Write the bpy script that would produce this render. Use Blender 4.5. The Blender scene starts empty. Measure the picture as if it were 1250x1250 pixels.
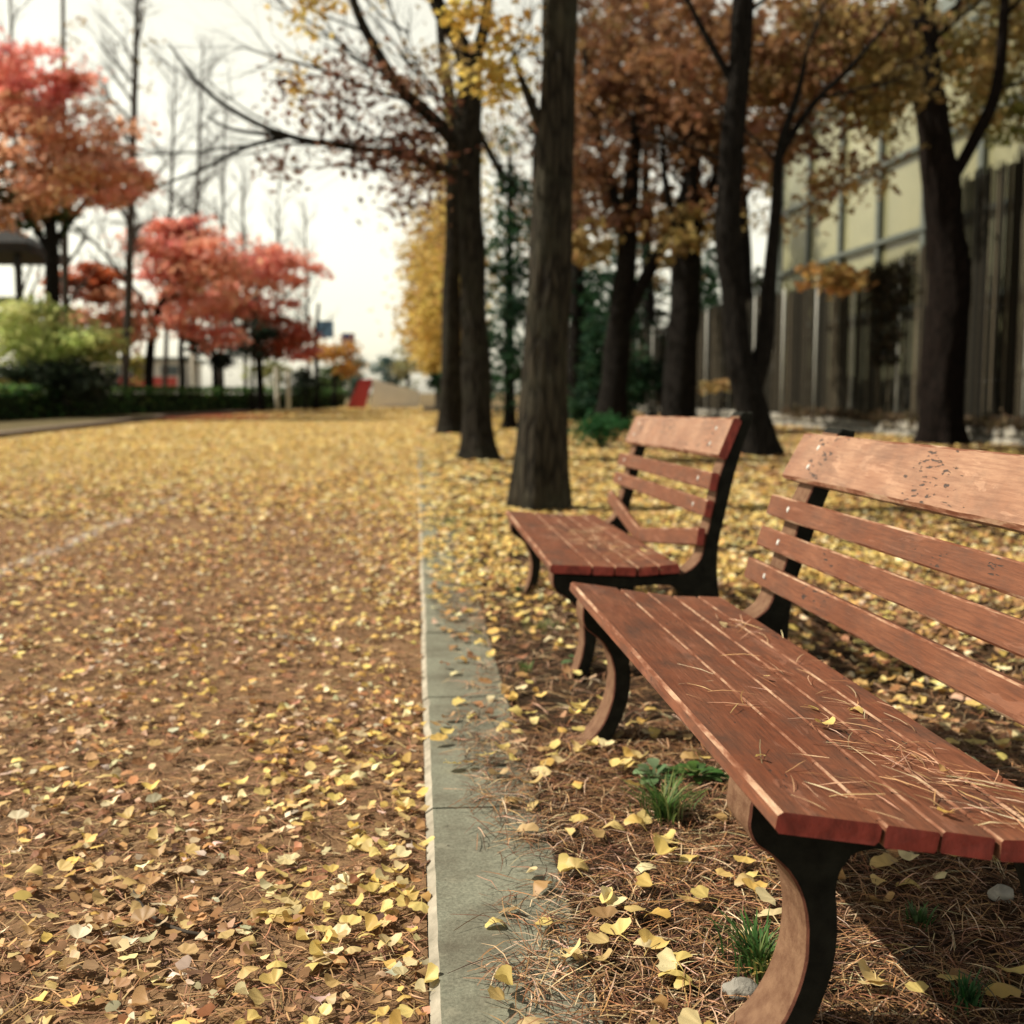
import bpy, bmesh, math, random
import numpy as np
from mathutils import Vector, noise
from mathutils.bvhtree import BVHTree
random.seed(7)
rng = np.random.default_rng(11)
S = bpy.context.scene
COL = S.collection
PI = math.pi
# ------------------------------------------------------------------ camera numbers (photo 1250 x 1250)
FPX, CAMH = 1400.0, 0.98
PITCH = math.atan(146 / FPX)
YAW = math.atan((625 - 508) / FPX * math.cos(PITCH))
cF = np.array([math.sin(YAW) * math.cos(PITCH), math.cos(YAW) * math.cos(PITCH), -math.sin(PITCH)])
cR = np.array([math.cos(YAW), -math.sin(YAW), 0.0])
cU = np.cross(cR, cF)
CAM = np.array([0, 0, CAMH])
def ray(px, py): return cF + cR * (px - 625) / FPX + cU * (625 - py) / FPX
def at(px, py, Y):
    d = ray(px, py); return Vector(CAM + d * Y / d[1])
def gnd(px, py, z=0.0):
    d = ray(px, py); return Vector(CAM + d * (z - CAMH) / d[2])
def proj(P):
    q = np.atleast_2d(P) - CAM; w = q @ cF
    return 625 + FPX * (q @ cR) / w, 625 - FPX * (q @ cU) / w, w

# ------------------------------------------------------------------ materials
def nodes(name):
    m = bpy.data.materials.new(name); m.use_nodes = True
    nt = m.node_tree
    return m, nt, nt.nodes['Principled BSDF'], nt.nodes['Material Output']
def N(nt, t, **kw):
    n = nt.nodes.new(t)
    for k, v in kw.items():
        if k in n.inputs: n.inputs[k].default_value = v
        else: setattr(n, k, v)
    return n
def L(nt, a, b): nt.links.new(a, b)
def ramp(nt, src, stops):
    r = nt.nodes.new('ShaderNodeValToRGB')
    e = r.color_ramp.elements
    while len(e) > 1: e.remove(e[-1])
    for i, (p, c) in enumerate(stops):
        x = e[0] if i == 0 else e.new(p)
        x.position = p; x.color = (*c, 1) if len(c) == 3 else c
    L(nt, src, r.inputs['Fac']); return r
def mix(nt, fac, a, b, blend='MIX'):
    n = nt.nodes.new('ShaderNodeMix'); n.data_type = 'RGBA'; n.blend_type = blend
    for inp, v in ((n.inputs[0], fac), (n.inputs[6], a), (n.inputs[7], b)):
        if hasattr(v, 'links') or hasattr(v, 'is_linked'): L(nt, v, inp)
        else: inp.default_value = v if isinstance(v, (int, float)) else (*v, 1)
    return n.outputs[2]
def coords(nt, scale=(1, 1, 1), kind='Object'):
    t = nt.nodes.new('ShaderNodeTexCoord'); m = nt.nodes.new('ShaderNodeMapping')
    m.inputs['Scale'].default_value = scale
    L(nt, t.outputs[kind], m.inputs['Vector']); return m.outputs['Vector']
def tex(nt, vec, scale, detail=6, rough=.6, dist=0.0):
    n = N(nt, 'ShaderNodeTexNoise', Scale=scale, Detail=detail, Roughness=rough, Distortion=dist)
    L(nt, vec, n.inputs['Vector']); return n.outputs['Fac']
def bump(nt, h, strength, dist=.01):
    b = N(nt, 'ShaderNodeBump', Strength=strength, Distance=dist)
    L(nt, h, b.inputs['Height']); return b.outputs['Normal']

def simple(name, c1, c2, scale=8, rough=.8, bumps=.3, bd=.01, stretch=(1, 1, 1)):
    m, nt, b, o = nodes(name)
    v = coords(nt, stretch)
    f = tex(nt, v, scale)
    r = ramp(nt, f, [(.3, c1), (.7, c2)])
    L(nt, r.outputs['Color'], b.inputs['Base Color'])
    b.inputs['Roughness'].default_value = rough
    b.inputs['Specular IOR Level'].default_value = .12 if rough > .68 else .4
    if bumps: L(nt, bump(nt, tex(nt, v, scale * 4), bumps, bd), b.inputs['Normal'])
    return m

def paint(name, main, faded, dark, fade=.5, rough=.42, chips=.62, spec=.2, grime=.5):
    """weathered brick paint on boards whose grain runs along Y"""
    m, nt, b, o = nodes(name)
    v = coords(nt, (1, 1, 1)); g = coords(nt, (1, .06, 1)); g2 = coords(nt, (1, .18, 1))
    big = tex(nt, v, 5, 5)
    grain = tex(nt, g, 160, 5, .7)
    base = mix(nt, ramp(nt, big, [(fade - .2, (0, 0, 0)), (fade + .2, (1, 1, 1))]).outputs['Color'], main, faded)
    base = mix(nt, ramp(nt, grain, [(.38, (0, 0, 0)), (.68, (.7, .7, .7))]).outputs['Color'], base, dark)
    # flaked patches with hard borders: older, paler coat
    fl = tex(nt, g2, 22, 8, .62, .6)
    flm = ramp(nt, fl, [(.60, (0, 0, 0)), (.63, (.36, .36, .36))]).outputs['Color']
    base = mix(nt, flm, base, [min(1, c * 1.25 + .03) for c in faded])
    # cracks and holes down to dark wood
    ck = tex(nt, coords(nt, (1, .24, 1)), 120, 2, .5, .2)
    area = tex(nt, v, 3.2, 2)
    mm = N(nt, 'ShaderNodeMath', operation='MULTIPLY'); L(nt, ck, mm.inputs[0]); L(nt, ramp(nt, area, [(.42, (.72, .72, .72)), (.62, (1, 1, 1))]).outputs['Color'], mm.inputs[1])
    ckm = ramp(nt, mm.outputs[0], [(chips, (0, 0, 0)), (chips + .015, (1, 1, 1))]).outputs['Color']
    base = mix(nt, ckm, base, (.045, .026, .02))
    dirt = tex(nt, coords(nt, (1, .5, 1)), 11, 6, .7)
    base = mix(nt, ramp(nt, dirt, [(.48, (0, 0, 0)), (.68, (grime,) * 3)]).outputs['Color'], base, (.062, .036, .026))
    b.inputs['Specular IOR Level'].default_value = spec
    L(nt, base, b.inputs['Base Color'])
    L(nt, ramp(nt, fl, [(.4, (rough,) * 3), (.7, (rough + .25,) * 3)]).outputs['Color'], b.inputs['Roughness'])
    h = N(nt, 'ShaderNodeMath', operation='SUBTRACT'); L(nt, mix(nt, .5, grain, flm), h.inputs[0]); L(nt, ckm, h.inputs[1])
    L(nt, bump(nt, h.outputs[0], .6, .003), b.inputs['Normal'])
    return m

def leaf_attr(name, trans=.35, rough=.6):
    """leaf whose colour is its own (attribute 'tint', one value per leaf)"""
    m, nt, b, o = nodes(name)
    a = N(nt, 'ShaderNodeAttribute', attribute_name='tint')
    L(nt, a.outputs['Color'], b.inputs['Base Color']); b.inputs['Roughness'].default_value = rough
    b.inputs['Specular IOR Level'].default_value = .15
    if trans:
        t = N(nt, 'ShaderNodeBsdfTranslucent'); L(nt, a.outputs['Color'], t.inputs['Color'])
        x = N(nt, 'ShaderNodeMixShader', Fac=trans); L(nt, b.outputs[0], x.inputs[1]); L(nt, t.outputs[0], x.inputs[2])
        L(nt, x.outputs[0], o.inputs['Surface'])
    return m

def leaf_single(name, stops):
    m, nt, b, o = nodes(name)
    i = N(nt, 'ShaderNodeObjectInfo')
    r = ramp(nt, i.outputs['Random'], stops)
    v = coords(nt)
    c = mix(nt, ramp(nt, tex(nt, v, 60, 4), [(.5, (0, 0, 0)), (.75, (.6, .6, .6))]).outputs['Color'], r.outputs['Color'], (.42, .26, .09))
    L(nt, c, b.inputs['Base Color']); b.inputs['Roughness'].default_value = .55
    t = N(nt, 'ShaderNodeBsdfTranslucent'); L(nt, c, t.inputs['Color'])
    x = N(nt, 'ShaderNodeMixShader', Fac=.25); L(nt, b.outputs[0], x.inputs[1]); L(nt, t.outputs[0], x.inputs[2])
    L(nt, x.outputs[0], o.inputs['Surface'])
    return m

def bark_mat(name, c1, c2, moss=None, scale=1.0):
    m, nt, b, o = nodes(name)
    v = coords(nt, (1, 1, .16)); v1 = coords(nt)
    n1 = tex(nt, v, 26 * scale, 6, .7, .8)
    vo = N(nt, 'ShaderNodeTexVoronoi', Scale=18 * scale, feature='DISTANCE_TO_EDGE'); L(nt, v, vo.inputs['Vector'])
    h = N(nt, 'ShaderNodeMath', operation='MULTIPLY'); L(nt, n1, h.inputs[0])
    L(nt, ramp(nt, vo.outputs['Distance'], [(0, (.35,) * 3), (.25, (1,) * 3)]).outputs['Color'], h.inputs[1])
    c = ramp(nt, h.outputs[0], [(.15, c1), (.6, c2)]).outputs['Color']
    if moss:
        c = mix(nt, ramp(nt, tex(nt, v1, 2.2, 5), [(.48, (0, 0, 0)), (.7, (.6,) * 3)]).outputs['Color'], c, moss)
    L(nt, c, b.inputs['Base Color']); b.inputs['Roughness'].default_value = .9; b.inputs['Specular IOR Level'].default_value = .08
    L(nt, bump(nt, h.outputs[0], 1.0, .05), b.inputs['Normal'])
    return m

M = {}
M['board'] = paint('brick_red_board_paint', (.148, .047, .020), (.20, .079, .040), (.07, .024, .012), .5, .55, .61, .3)
M['seatboard'] = paint('dull_red_seat_paint', (.165, .050, .023), (.215, .086, .047), (.06, .025, .015), .52, .62, .635, .2, .75)
M['toprail'] = paint('sunfaded_top_rail_paint', (.25, .112, .060), (.36, .205, .125), (.17, .07, .037), .45, .36, .605, .5, .4)
def worn_mat():
    m, nt, b, o = nodes('worn_pale_edge')
    f = tex(nt, coords(nt, (1, .22, 1)), 34, 5, .65)
    c = ramp(nt, f, [(.40, (.13, .045, .022)), (.50, (.22, .10, .06)), (.57, (.34, .205, .13)), (.75, (.50, .36, .25))]).outputs['Color']
    L(nt, c, b.inputs['Base Color']); b.inputs['Roughness'].default_value = .75; b.inputs['Specular IOR Level'].default_value = .15
    return m
M['worn'] = worn_mat()
M['endgrain'] = simple('red_end_grain', (.13, .018, .012), (.38, .06, .042), 45, .6, .6, .004, (1, 1, .5))
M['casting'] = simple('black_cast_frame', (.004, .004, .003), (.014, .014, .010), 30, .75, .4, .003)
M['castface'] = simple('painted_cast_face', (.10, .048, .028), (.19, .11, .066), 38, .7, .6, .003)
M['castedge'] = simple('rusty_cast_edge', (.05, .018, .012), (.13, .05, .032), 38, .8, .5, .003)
M['steel'] = simple('bolt_steel', (.45, .45, .42), (.7, .7, .66), 60, .4, 0)
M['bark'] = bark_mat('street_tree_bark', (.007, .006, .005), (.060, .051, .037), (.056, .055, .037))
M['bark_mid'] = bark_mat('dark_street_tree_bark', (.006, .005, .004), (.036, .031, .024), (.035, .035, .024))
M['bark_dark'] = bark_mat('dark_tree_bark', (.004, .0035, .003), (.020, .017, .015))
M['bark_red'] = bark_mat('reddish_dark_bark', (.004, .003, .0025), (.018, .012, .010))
M['bark_grey'] = bark_mat('grey_bare_bark', (.05, .043, .038), (.12, .10, .088))
M['twig'] = simple('twig_bark', (.03, .024, .02), (.09, .075, .06), 20, .9, 0)
M['leaf'] = leaf_attr('crown_leaf', .5)
M['litter'] = leaf_attr('fallen_leaf', .2)
M['needle'] = leaf_attr('pine_needle', 0.0, .65)
M['grass'] = leaf_attr('grass_blade', .3, .5)
M['ginkgo'] = leaf_single('ginkgo_leaf', [(0, (.58, .44, .13)), (.25, (.70, .56, .20)), (.45, (.60, .38, .10)), (.6, (.76, .68, .40)), (.75, (.40, .23, .09)), (.88, (.64, .50, .20)), (1, (.28, .15, .07))])
M['stone'] = simple('grey_stone', (.16, .15, .13), (.34, .32, .28), 14, .85, .6, .01)
M['rubble'] = simple('rubble_stone', (.12, .115, .10), (.42, .40, .35), 5, .9, .8, .02)

# ------------------------------------------------------------------ mesh helpers
def link(o, parent=None):
    COL.objects.link(o)
    if parent is not None: o.parent = parent
    return o
def tag(o, label=None, cat=None, group=None, kind=None):
    if label: o['label'] = label
    if cat: o['category'] = cat
    if group: o['group'] = group
    if kind: o['kind'] = kind
    return o
def empty(name, loc, label=None, cat=None, group=None):
    o = bpy.data.objects.new(name, None); o.location = loc; o.empty_display_size = .1
    link(o); return tag(o, label, cat, group)
def npmesh(name, V, F, mats, parent=None, tint=None, smooth=False, mi=None, origin=None):
    """V (n,3) world coords, F (m,k) faces of one size"""
    V = np.asarray(V, dtype=np.float32)
    org = np.array(origin if origin is not None else (0, 0, 0), dtype=np.float32)
    if parent is not None: org = np.array(parent.location, dtype=np.float32); 
    Vl = V - org
    me = bpy.data.meshes.new(name); F = np.asarray(F, dtype=np.int32); k = F.shape[1]
    me.vertices.add(len(V)); me.vertices.foreach_set('co', Vl.ravel())
    me.loops.add(F.size); me.loops.foreach_set('vertex_index', F.ravel())
    me.polygons.add(len(F)); me.polygons.foreach_set('loop_start', np.arange(len(F), dtype=np.int32) * k)
    if mi is not None: me.polygons.foreach_set('material_index', np.asarray(mi, dtype=np.int32))
    for m in (mats if isinstance(mats, list) else [mats]): me.materials.append(m)
    if tint is not None:
        a = me.attributes.new('tint', 'FLOAT_COLOR', 'POINT')
        a.data.foreach_set('color', np.concatenate([np.asarray(tint, dtype=np.float32), np.ones((len(V), 1), np.float32)], 1).ravel())
    me.update(calc_edges=True)
    if smooth: me.polygons.foreach_set('use_smooth', np.ones(len(F), dtype=bool))
    o = bpy.data.objects.new(name, me); link(o, parent)
    if parent is None and origin is not None: o.location = origin
    return o
class Geo:
    """collects n-gons, builds ONE mesh object"""
    def __init__(s): s.v = []; s.f = []; s.m = []; s.t = []
    def add(s, verts, faces, m=0, tint=None):
        b = len(s.v); s.v += [tuple(v) for v in verts]
        s.f += [tuple(i + b for i in f) for f in faces]
        s.m += list(m) if isinstance(m, (list, tuple)) else [m] * len(faces)
        if tint is not None: s.t += [tint] * len(verts)
    def box(s, x0, x1, y0, y1, z0, z1, m=0, tint=None):
        s.add([(x0, y0, z0), (x1, y0, z0), (x1, y1, z0), (x0, y1, z0), (x0, y0, z1), (x1, y0, z1), (x1, y1, z1), (x0, y1, z1)],
              [(0, 3, 2, 1), (4, 5, 6, 7), (0, 1, 5, 4), (1, 2, 6, 5), (2, 3, 7, 6), (3, 0, 4, 7)], m, tint)
    def tube(s, pts, rad, sides=8, m=0, wob=0.0, cap=True):
        pts = [Vector(p) for p in pts]; n = len(pts); rings = []
        up = Vector((.13, .97, .2))
        ph = random.random() * 50
        for i, p in enumerate(pts):
            t = (pts[min(i + 1, n - 1)] - pts[max(i - 1, 0)]).normalized()
            a = t.cross(up)
            if a.length < 1e-3: a = t.cross(Vector((1, 0, 0)))
            a.normalize(); b = t.cross(a)
            ring = []
            for k in range(sides):
                an = 2 * PI * k / sides
                r = rad[i]
                if wob:
                    r *= 1 + wob * (noise.noise(Vector((math.cos(an) * 1.4 + ph, math.sin(an) * 1.4, p.z * .9 + p.x * .3))) )
                    if sides > 30: r *= 1 + .075 * noise.noise(Vector((math.cos(an) * 5 + ph, math.sin(an) * 5, p.z * 1.3))) + .05 * noise.noise(Vector((math.cos(an) * 13, math.sin(an) * 13 + ph, p.z * 3.0)))
                    if p.z < .8 and p.z > -1: r *= 1 + .22 * (1 - max(p.z, 0) / .8) ** 2 * max(0, math.sin(an * 5 + ph))
                ring.append(p + (a * math.cos(an) + b * math.sin(an)) * r)
            rings.append(ring)
        V = [v for r in rings for v in r]; Fc = []
        for i in range(n - 1):
            for k in range(sides):
                k2 = (k + 1) % sides
                Fc.append((i * sides + k, i * sides + k2, (i + 1) * sides + k2, (i + 1) * sides + k))
        if cap:
            Fc.append(tuple(range(sides))[::-1]); Fc.append(tuple((n - 1) * sides + k for k in range(sides)))
        s.add(V, Fc, m)
    def build(s, name, mats, parent=None, smooth=False, origin=None):
        me = bpy.data.meshes.new(name)
        org = Vector(parent.location) if parent is not None else Vector(origin or (0, 0, 0))
        me.from_pydata([tuple(Vector(v) - org) for v in s.v], [], s.f)
        mats = mats if isinstance(mats, list) else [mats]
        for m in mats: me.materials.append(m)
        me.polygons.foreach_set('material_index', s.m)
        if s.t:
            a = me.attributes.new('tint', 'FLOAT_COLOR', 'POINT')
            a.data.foreach_set('color', [c for t in s.t for c in (*t, 1)])
        if smooth: me.polygons.foreach_set('use_smooth', [True] * len(s.f))
        me.update()
        o = bpy.data.objects.new(name, me); link(o, parent)
        if parent is None: o.location = org
        return o
def smoothline(pts, rad, n=6):
    P = [Vector(p) for p in pts]; out = []; ro = []
    for i in range(len(P) - 1):
        p0 = P[max(i - 1, 0)]; p1 = P[i]; p2 = P[i + 1]; p3 = P[min(i + 2, len(P) - 1)]
        for j in range(n):
            t = j / n
            out.append(.5 * ((2 * p1) + (p2 - p0) * t + (2 * p0 - 5 * p1 + 4 * p2 - p3) * t * t + (3 * p1 - p0 - 3 * p2 + p3) * t ** 3))
            ro.append(rad[i] * (1 - t) + rad[i + 1] * t)
    out.append(P[-1]); ro.append(rad[-1])
    return out, ro
def rots(n, tilt, spin=None):
    """random rotation matrices: spin about z then tilt about a random horizontal axis"""
    a = rng.uniform(0, 2 * PI, n) if spin is None else spin
    ca, sa = np.cos(a), np.sin(a)
    Rz = np.zeros((n, 3, 3)); Rz[:, 0, 0] = ca; Rz[:, 0, 1] = -sa; Rz[:, 1, 0] = sa; Rz[:, 1, 1] = ca; Rz[:, 2, 2] = 1
    t = np.asarray(tilt); ax = rng.uniform(0, 2 * PI, n); x, y = np.cos(ax), np.sin(ax)
    c, s = np.cos(t), np.sin(t); C = 1 - c
    Rt = np.zeros((n, 3, 3))
    Rt[:, 0, 0] = c + x * x * C; Rt[:, 0, 1] = x * y * C; Rt[:, 0, 2] = y * s
    Rt[:, 1, 0] = x * y * C; Rt[:, 1, 1] = c + y * y * C; Rt[:, 1, 2] = -x * s
    Rt[:, 2, 0] = -y * s; Rt[:, 2, 1] = x * s; Rt[:, 2, 2] = c
    return np.einsum('nij,njk->nik', Rt, Rz)
def scatter(T, TF, pos, R, sc, col):
    """instance template verts T / faces TF at every pos; returns V, F, tint"""
    n = len(pos); k = len(T)
    V = np.einsum('nij,kj->nki', R, T) * np.asarray(sc)[:, None, None] + np.asarray(pos)[:, None, :]
    F = (np.asarray(TF)[None] + (np.arange(n) * k)[:, None, None]).reshape(-1, len(TF[0]))
    return V.reshape(-1, 3), F, np.repeat(col, k, axis=0)
def join(parts):
    Vs, Fs, Ts, b = [], [], [], 0
    for V, F, T in parts:
        Vs.append(V); Fs.append(F + b); Ts.append(T); b += len(V)
    return np.concatenate(Vs), np.concatenate(Fs), np.concatenate(Ts)
def palette(n, cols, jit=.12):
    c = np.array(cols)[rng.integers(0, len(cols), n)]
    return np.clip(c * rng.uniform(1 - jit * 2, 1 + jit * 1.5, (n, 1)) * rng.uniform(1 - jit * .6, 1 + jit * .6, (n, 3)), .005, .95)

# ------------------------------------------------------------------ leaf templates
def ginkgo(curl, fold, notch, na=12, rings=(.34, .72, 1.0)):
    """rounded fan leaf about 1 unit wide with its stalk, all triangles"""
    V = [(0, 0, 0)]; T = []
    angs = np.linspace(-1, 1, na)
    for ri, q in enumerate(rings):
        for i, t in enumerate(angs):
            a = math.radians(68) * t
            r_ = .64 * (1 - .22 * abs(t) ** 5) * (1 + (.035 * math.sin(i * 2.1 + notch * 9) - .30 * notch * math.exp(-(t / .10) ** 2)) * (q ** 3))
            V.append((math.sin(a) * r_ * q * 1.04, math.cos(a) * r_ * q - .02 * (1 - q), 0))
    V = np.array(V); x = V[:, 0]; y = V[:, 1]
    V[:, 2] = curl * x ** 2 * 1.3 + fold * y ** 2 * .8 + .035 * np.sin(np.arctan2(x, y + .05) * 9 + notch * 5) * np.hypot(x, y) * 1.6
    for i in range(na - 1): T.append((0, 1 + i + 1, 1 + i))
    for k in range(len(rings) - 1):
        for i in range(na - 1):
            p = 1 + k * na + i; T += [(p, p + 1, p + na), (p + 1, p + na + 1, p + na)]
    b = len(V); w = .016
    st = np.array([(-w, 0.02, .004), (w, 0.02, .004), (-w + .06, -.3, .05), (w + .06, -.3, .05), (.16, -.62, -.02)])
    V = np.concatenate([V, st]); T += [(b, b + 2, b + 1), (b + 1, b + 2, b + 3), (b + 2, b + 4, b + 3)]
    return V * .86, T
PARS = ((.25, .2, .4), (-.5, .3, 1), (.8, -.2, .2), (-.3, -.5, .7), (1.1, .4, .9), (.1, .7, .1), (-.9, .1, .5), (.5, .5, 1.2))
GINK_FAR = [ginkgo(c, f, n, 7, (1.0,)) for c, f, n in PARS]
GINK = [ginkgo(c, f, n) for c, f, n in PARS]
DIAM = np.array([(0, -.5, 0), (.34, .02, .12), (0, .5, -.03), (-.34, .02, .10)]); DIAMF = [(0, 1, 2), (0, 2, 3)]

# ================================================================== SETTING
def sheet(name, pts, z, m, kind='structure'):
    g = Geo(); g.add([(x, y, z) for x, y in pts], [tuple(range(len(pts)))]); o = g.build(name, m)
    o['kind'] = kind; return o

def ground_mat(name, cols, yellow, far0, far1, rough=.9):
    m, nt, b, o = nodes(name)
    v = coords(nt)
    n1 = tex(nt, v, 3, 8, .7); n2 = tex(nt, v, 60, 6, .75)
    f = N(nt, 'ShaderNodeMath', operation='MULTIPLY_ADD'); L(nt, n2, f.inputs[0]); f.inputs[1].default_value = .6; 
    mu = N(nt, 'ShaderNodeMath', operation='MULTIPLY'); L(nt, n1, mu.inputs[0]); mu.inputs[1].default_value = .4
    L(nt, mu.outputs[0], f.inputs[2])
    c = ramp(nt, f.outputs[0], [(.3, cols[0]), (.48, cols[1]), (.62, cols[2]), (.75, cols[3])]).outputs['Color']
    L(nt, c, b.inputs['Base Color']); b.inputs['Roughness'].default_value = rough; b.inputs['Specular IOR Level'].default_value = .1
    L(nt, bump(nt, f.outputs[0], .8, .02), b.inputs['Normal'])
    return m
M['ground'] = ground_mat('far_ground', [(.07, .05, .03), (.14, .10, .05), (.20, .15, .07), (.30, .22, .10)], 0, 0, 0)
M['verge'] = ground_mat('needle_soil', [(.012, .008, .005), (.03, .019, .011), (.07, .042, .023), (.13, .08, .042)], 0, 0, 0)
M['road'] = ground_mat('littered_asphalt', [(.10, .062, .038), (.21, .125, .068), (.31, .19, .10), (.42, .28, .145)], 0, 0, 0)
def kerb_mat():
    m, nt, b, o = nodes('granite_kerb'); v = coords(nt)
    c = ramp(nt, tex(nt, v, 140, 3, .6), [(.3, (.13, .135, .102)), (.7, (.25, .25, .19))]).outputs['Color']
    c = mix(nt, ramp(nt, tex(nt, v, 4, 7, .65), [(.45, (0, 0, 0)), (.68, (.75,) * 3)]).outputs['Color'], c, (.085, .072, .052))
    c = mix(nt, ramp(nt, tex(nt, v, 9, 6, .7), [(.60, (0, 0, 0)), (.66, (.6,) * 3)]).outputs['Color'], c, (.25, .24, .18))
    c = mix(nt, ramp(nt, tex(nt, v, 26, 4, .6), [(.66, (0, 0, 0)), (.70, (.8,) * 3)]).outputs['Color'], c, (.045, .038, .03))
    L(nt, c, b.inputs['Base Color']); b.inputs['Roughness'].default_value = .85; b.inputs['Specular IOR Level'].default_value = .15
    L(nt, bump(nt, tex(nt, v, 120, 5, .7), .5, .004), b.inputs['Normal']); return m
M['kerb'] = kerb_mat()
M['kerbedge'] = simple('worn_kerb_edge', (.20, .18, .14), (.42, .375, .30), 16, .8, .5, .004)
M['marking'] = simple('worn_white_line', (.26, .20, .15), (.50, .45, .40), 24, .8, .2, .003)
M['lawn'] = simple('lawn', (.07, .065, .03), (.16, .12, .06), 3, .9, .6, .03)

sheet('ground', [(-900, -60), (900, -60), (900, 1500), (-900, 1500)], -.05, M['ground'])
sheet('road', [(-9.0, -6), (.012, -6), (.012, 90), (-4.6, 90), (-4.9, 74), (-7.6, 62), (-9.8, 47), (-9.0, 26)], -.03, M['road'])
# verge: gently uneven sheet right of the kerb
gx = np.concatenate([np.linspace(.27, 4, 60), np.linspace(4.2, 10.4, 24)]); gy = np.concatenate([np.linspace(-2, 8, 120), np.linspace(8.3, 80, 120)])
def vz(x, y):
    x = np.asarray(x, dtype=float); y = np.asarray(y, dtype=float)
    return .012 * np.sin(x * 3.1 + 1.3 * np.sin(y * 1.7)) * np.clip((x - .3) / .3, 0, 1) + .008 * np.sin(x * 7.7 + y * 5.1) * np.clip((x - .3) / .3, 0, 1) - .008 + .03 * np.clip((x - 2) / 6, 0, 1)
X, Yg = np.meshgrid(gx, gy)
V = np.stack([X, Yg, vz(X, Yg)], -1).reshape(-1, 3); nx = len(gx)
idx = np.arange(len(V)).reshape(len(gy), nx)
F = np.stack([idx[:-1, :-1], idx[:-1, 1:], idx[1:, 1:], idx[1:, :-1]], -1).reshape(-1, 4)
vo = npmesh('verge', V, F, M['verge'], smooth=True); vo['kind'] = 'structure'
# kerb of long granite stones: bevelled road edge, 4 mm joints
g = Geo()
y = -1.36
while y < 70:
    ln = 1.0 if y < 30 else 4.0
    a, b = y + .005, y + ln - .005
    dz = random.uniform(-.0015, .0015)
    prof = [(.014, -.08), (.014, -.012 + dz), (.031, .0 + dz), (.283, -.002 + dz), (.29, -.008 + dz), (.29, -.08)]
    n = len(prof); ns = 30 if y < 12 else 4; V = []; dx = random.uniform(-.003, .003)
    for i in range(ns + 1):
        yy = a + (b - a) * i / ns
        for k, (px_, pz_) in enumerate(prof):
            ch = noise.noise(Vector((yy * 14, k * 5.0, 2))) * .0022 - max(0, noise.noise(Vector((yy * 6, k * 3.0, 9))) - .32) * .03
            if k in (1, 2): px_, pz_ = px_ - ch * .8 + dx, pz_ + ch * .6
            elif k in (3, 4): px_, pz_ = px_ + ch + dx, pz_ + ch * .5
            V.append((px_, yy, pz_))
    Fc = [(r_ * n + i, (r_ + 1) * n + i, (r_ + 1) * n + i + 1, r_ * n + i + 1) for r_ in range(ns) for i in range(n - 1)]
    g.add(V, Fc + [tuple(range(n)), tuple(ns * n + i for i in range(n))[::-1]], [1 if i in (0, 1) else 0 for r_ in range(ns) for i in range(n - 1)] + [0, 0])
    y += ln
k = g.build('kerb', [M['kerb'], M['kerbedge']]); k['kind'] = 'structure'
g = Geo()
for y in np.arange(1, 46, .5):
    j = [random.uniform(-.012, .012) for _ in range(2)]
    g.add([(-2.40 + j[0], y, -.026), (-2.27 + j[1], y, -.026), (-2.27 + j[1], y + .5, -.026), (-2.40 + j[0], y + .5, -.026)], [(0, 1, 2, 3)])
k = g.build('road_marking', M['marking']); k['kind'] = 'structure'
# left pavement and its kerb
LK = [(-9.0, -6), (-9.0, 26), (-9.8, 47), (-7.6, 62), (-4.9, 74)]
g = Geo()
for (x0, y0), (x1, y1) in zip(LK, LK[1:]):
    g.add([(x0, y0, -.05), (x1, y1, -.05), (x1, y1, .10), (x0, y0, .10), (x0 - .3, y0, .11), (x1 - .3, y1, .11)], [(0, 1, 2, 3), (3, 2, 5, 4)])
k = g.build('far_kerb', simple('brown_kerb', (.14, .105, .08), (.24, .19, .15), 3, .85, .2)); k['kind'] = 'structure'
g = Geo()
for (x0, y0), (x1, y1) in zip(LK, LK[1:]):
    g.add([(x0 - .3, y0, .106), (x1 - .3, y1, .106), (x1 - 80, y1, .106), (x0 - 80, y0, .106)], [(0, 1, 2, 3)])
k = g.build('lawn', M['lawn']); k['kind'] = 'structure'

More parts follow.
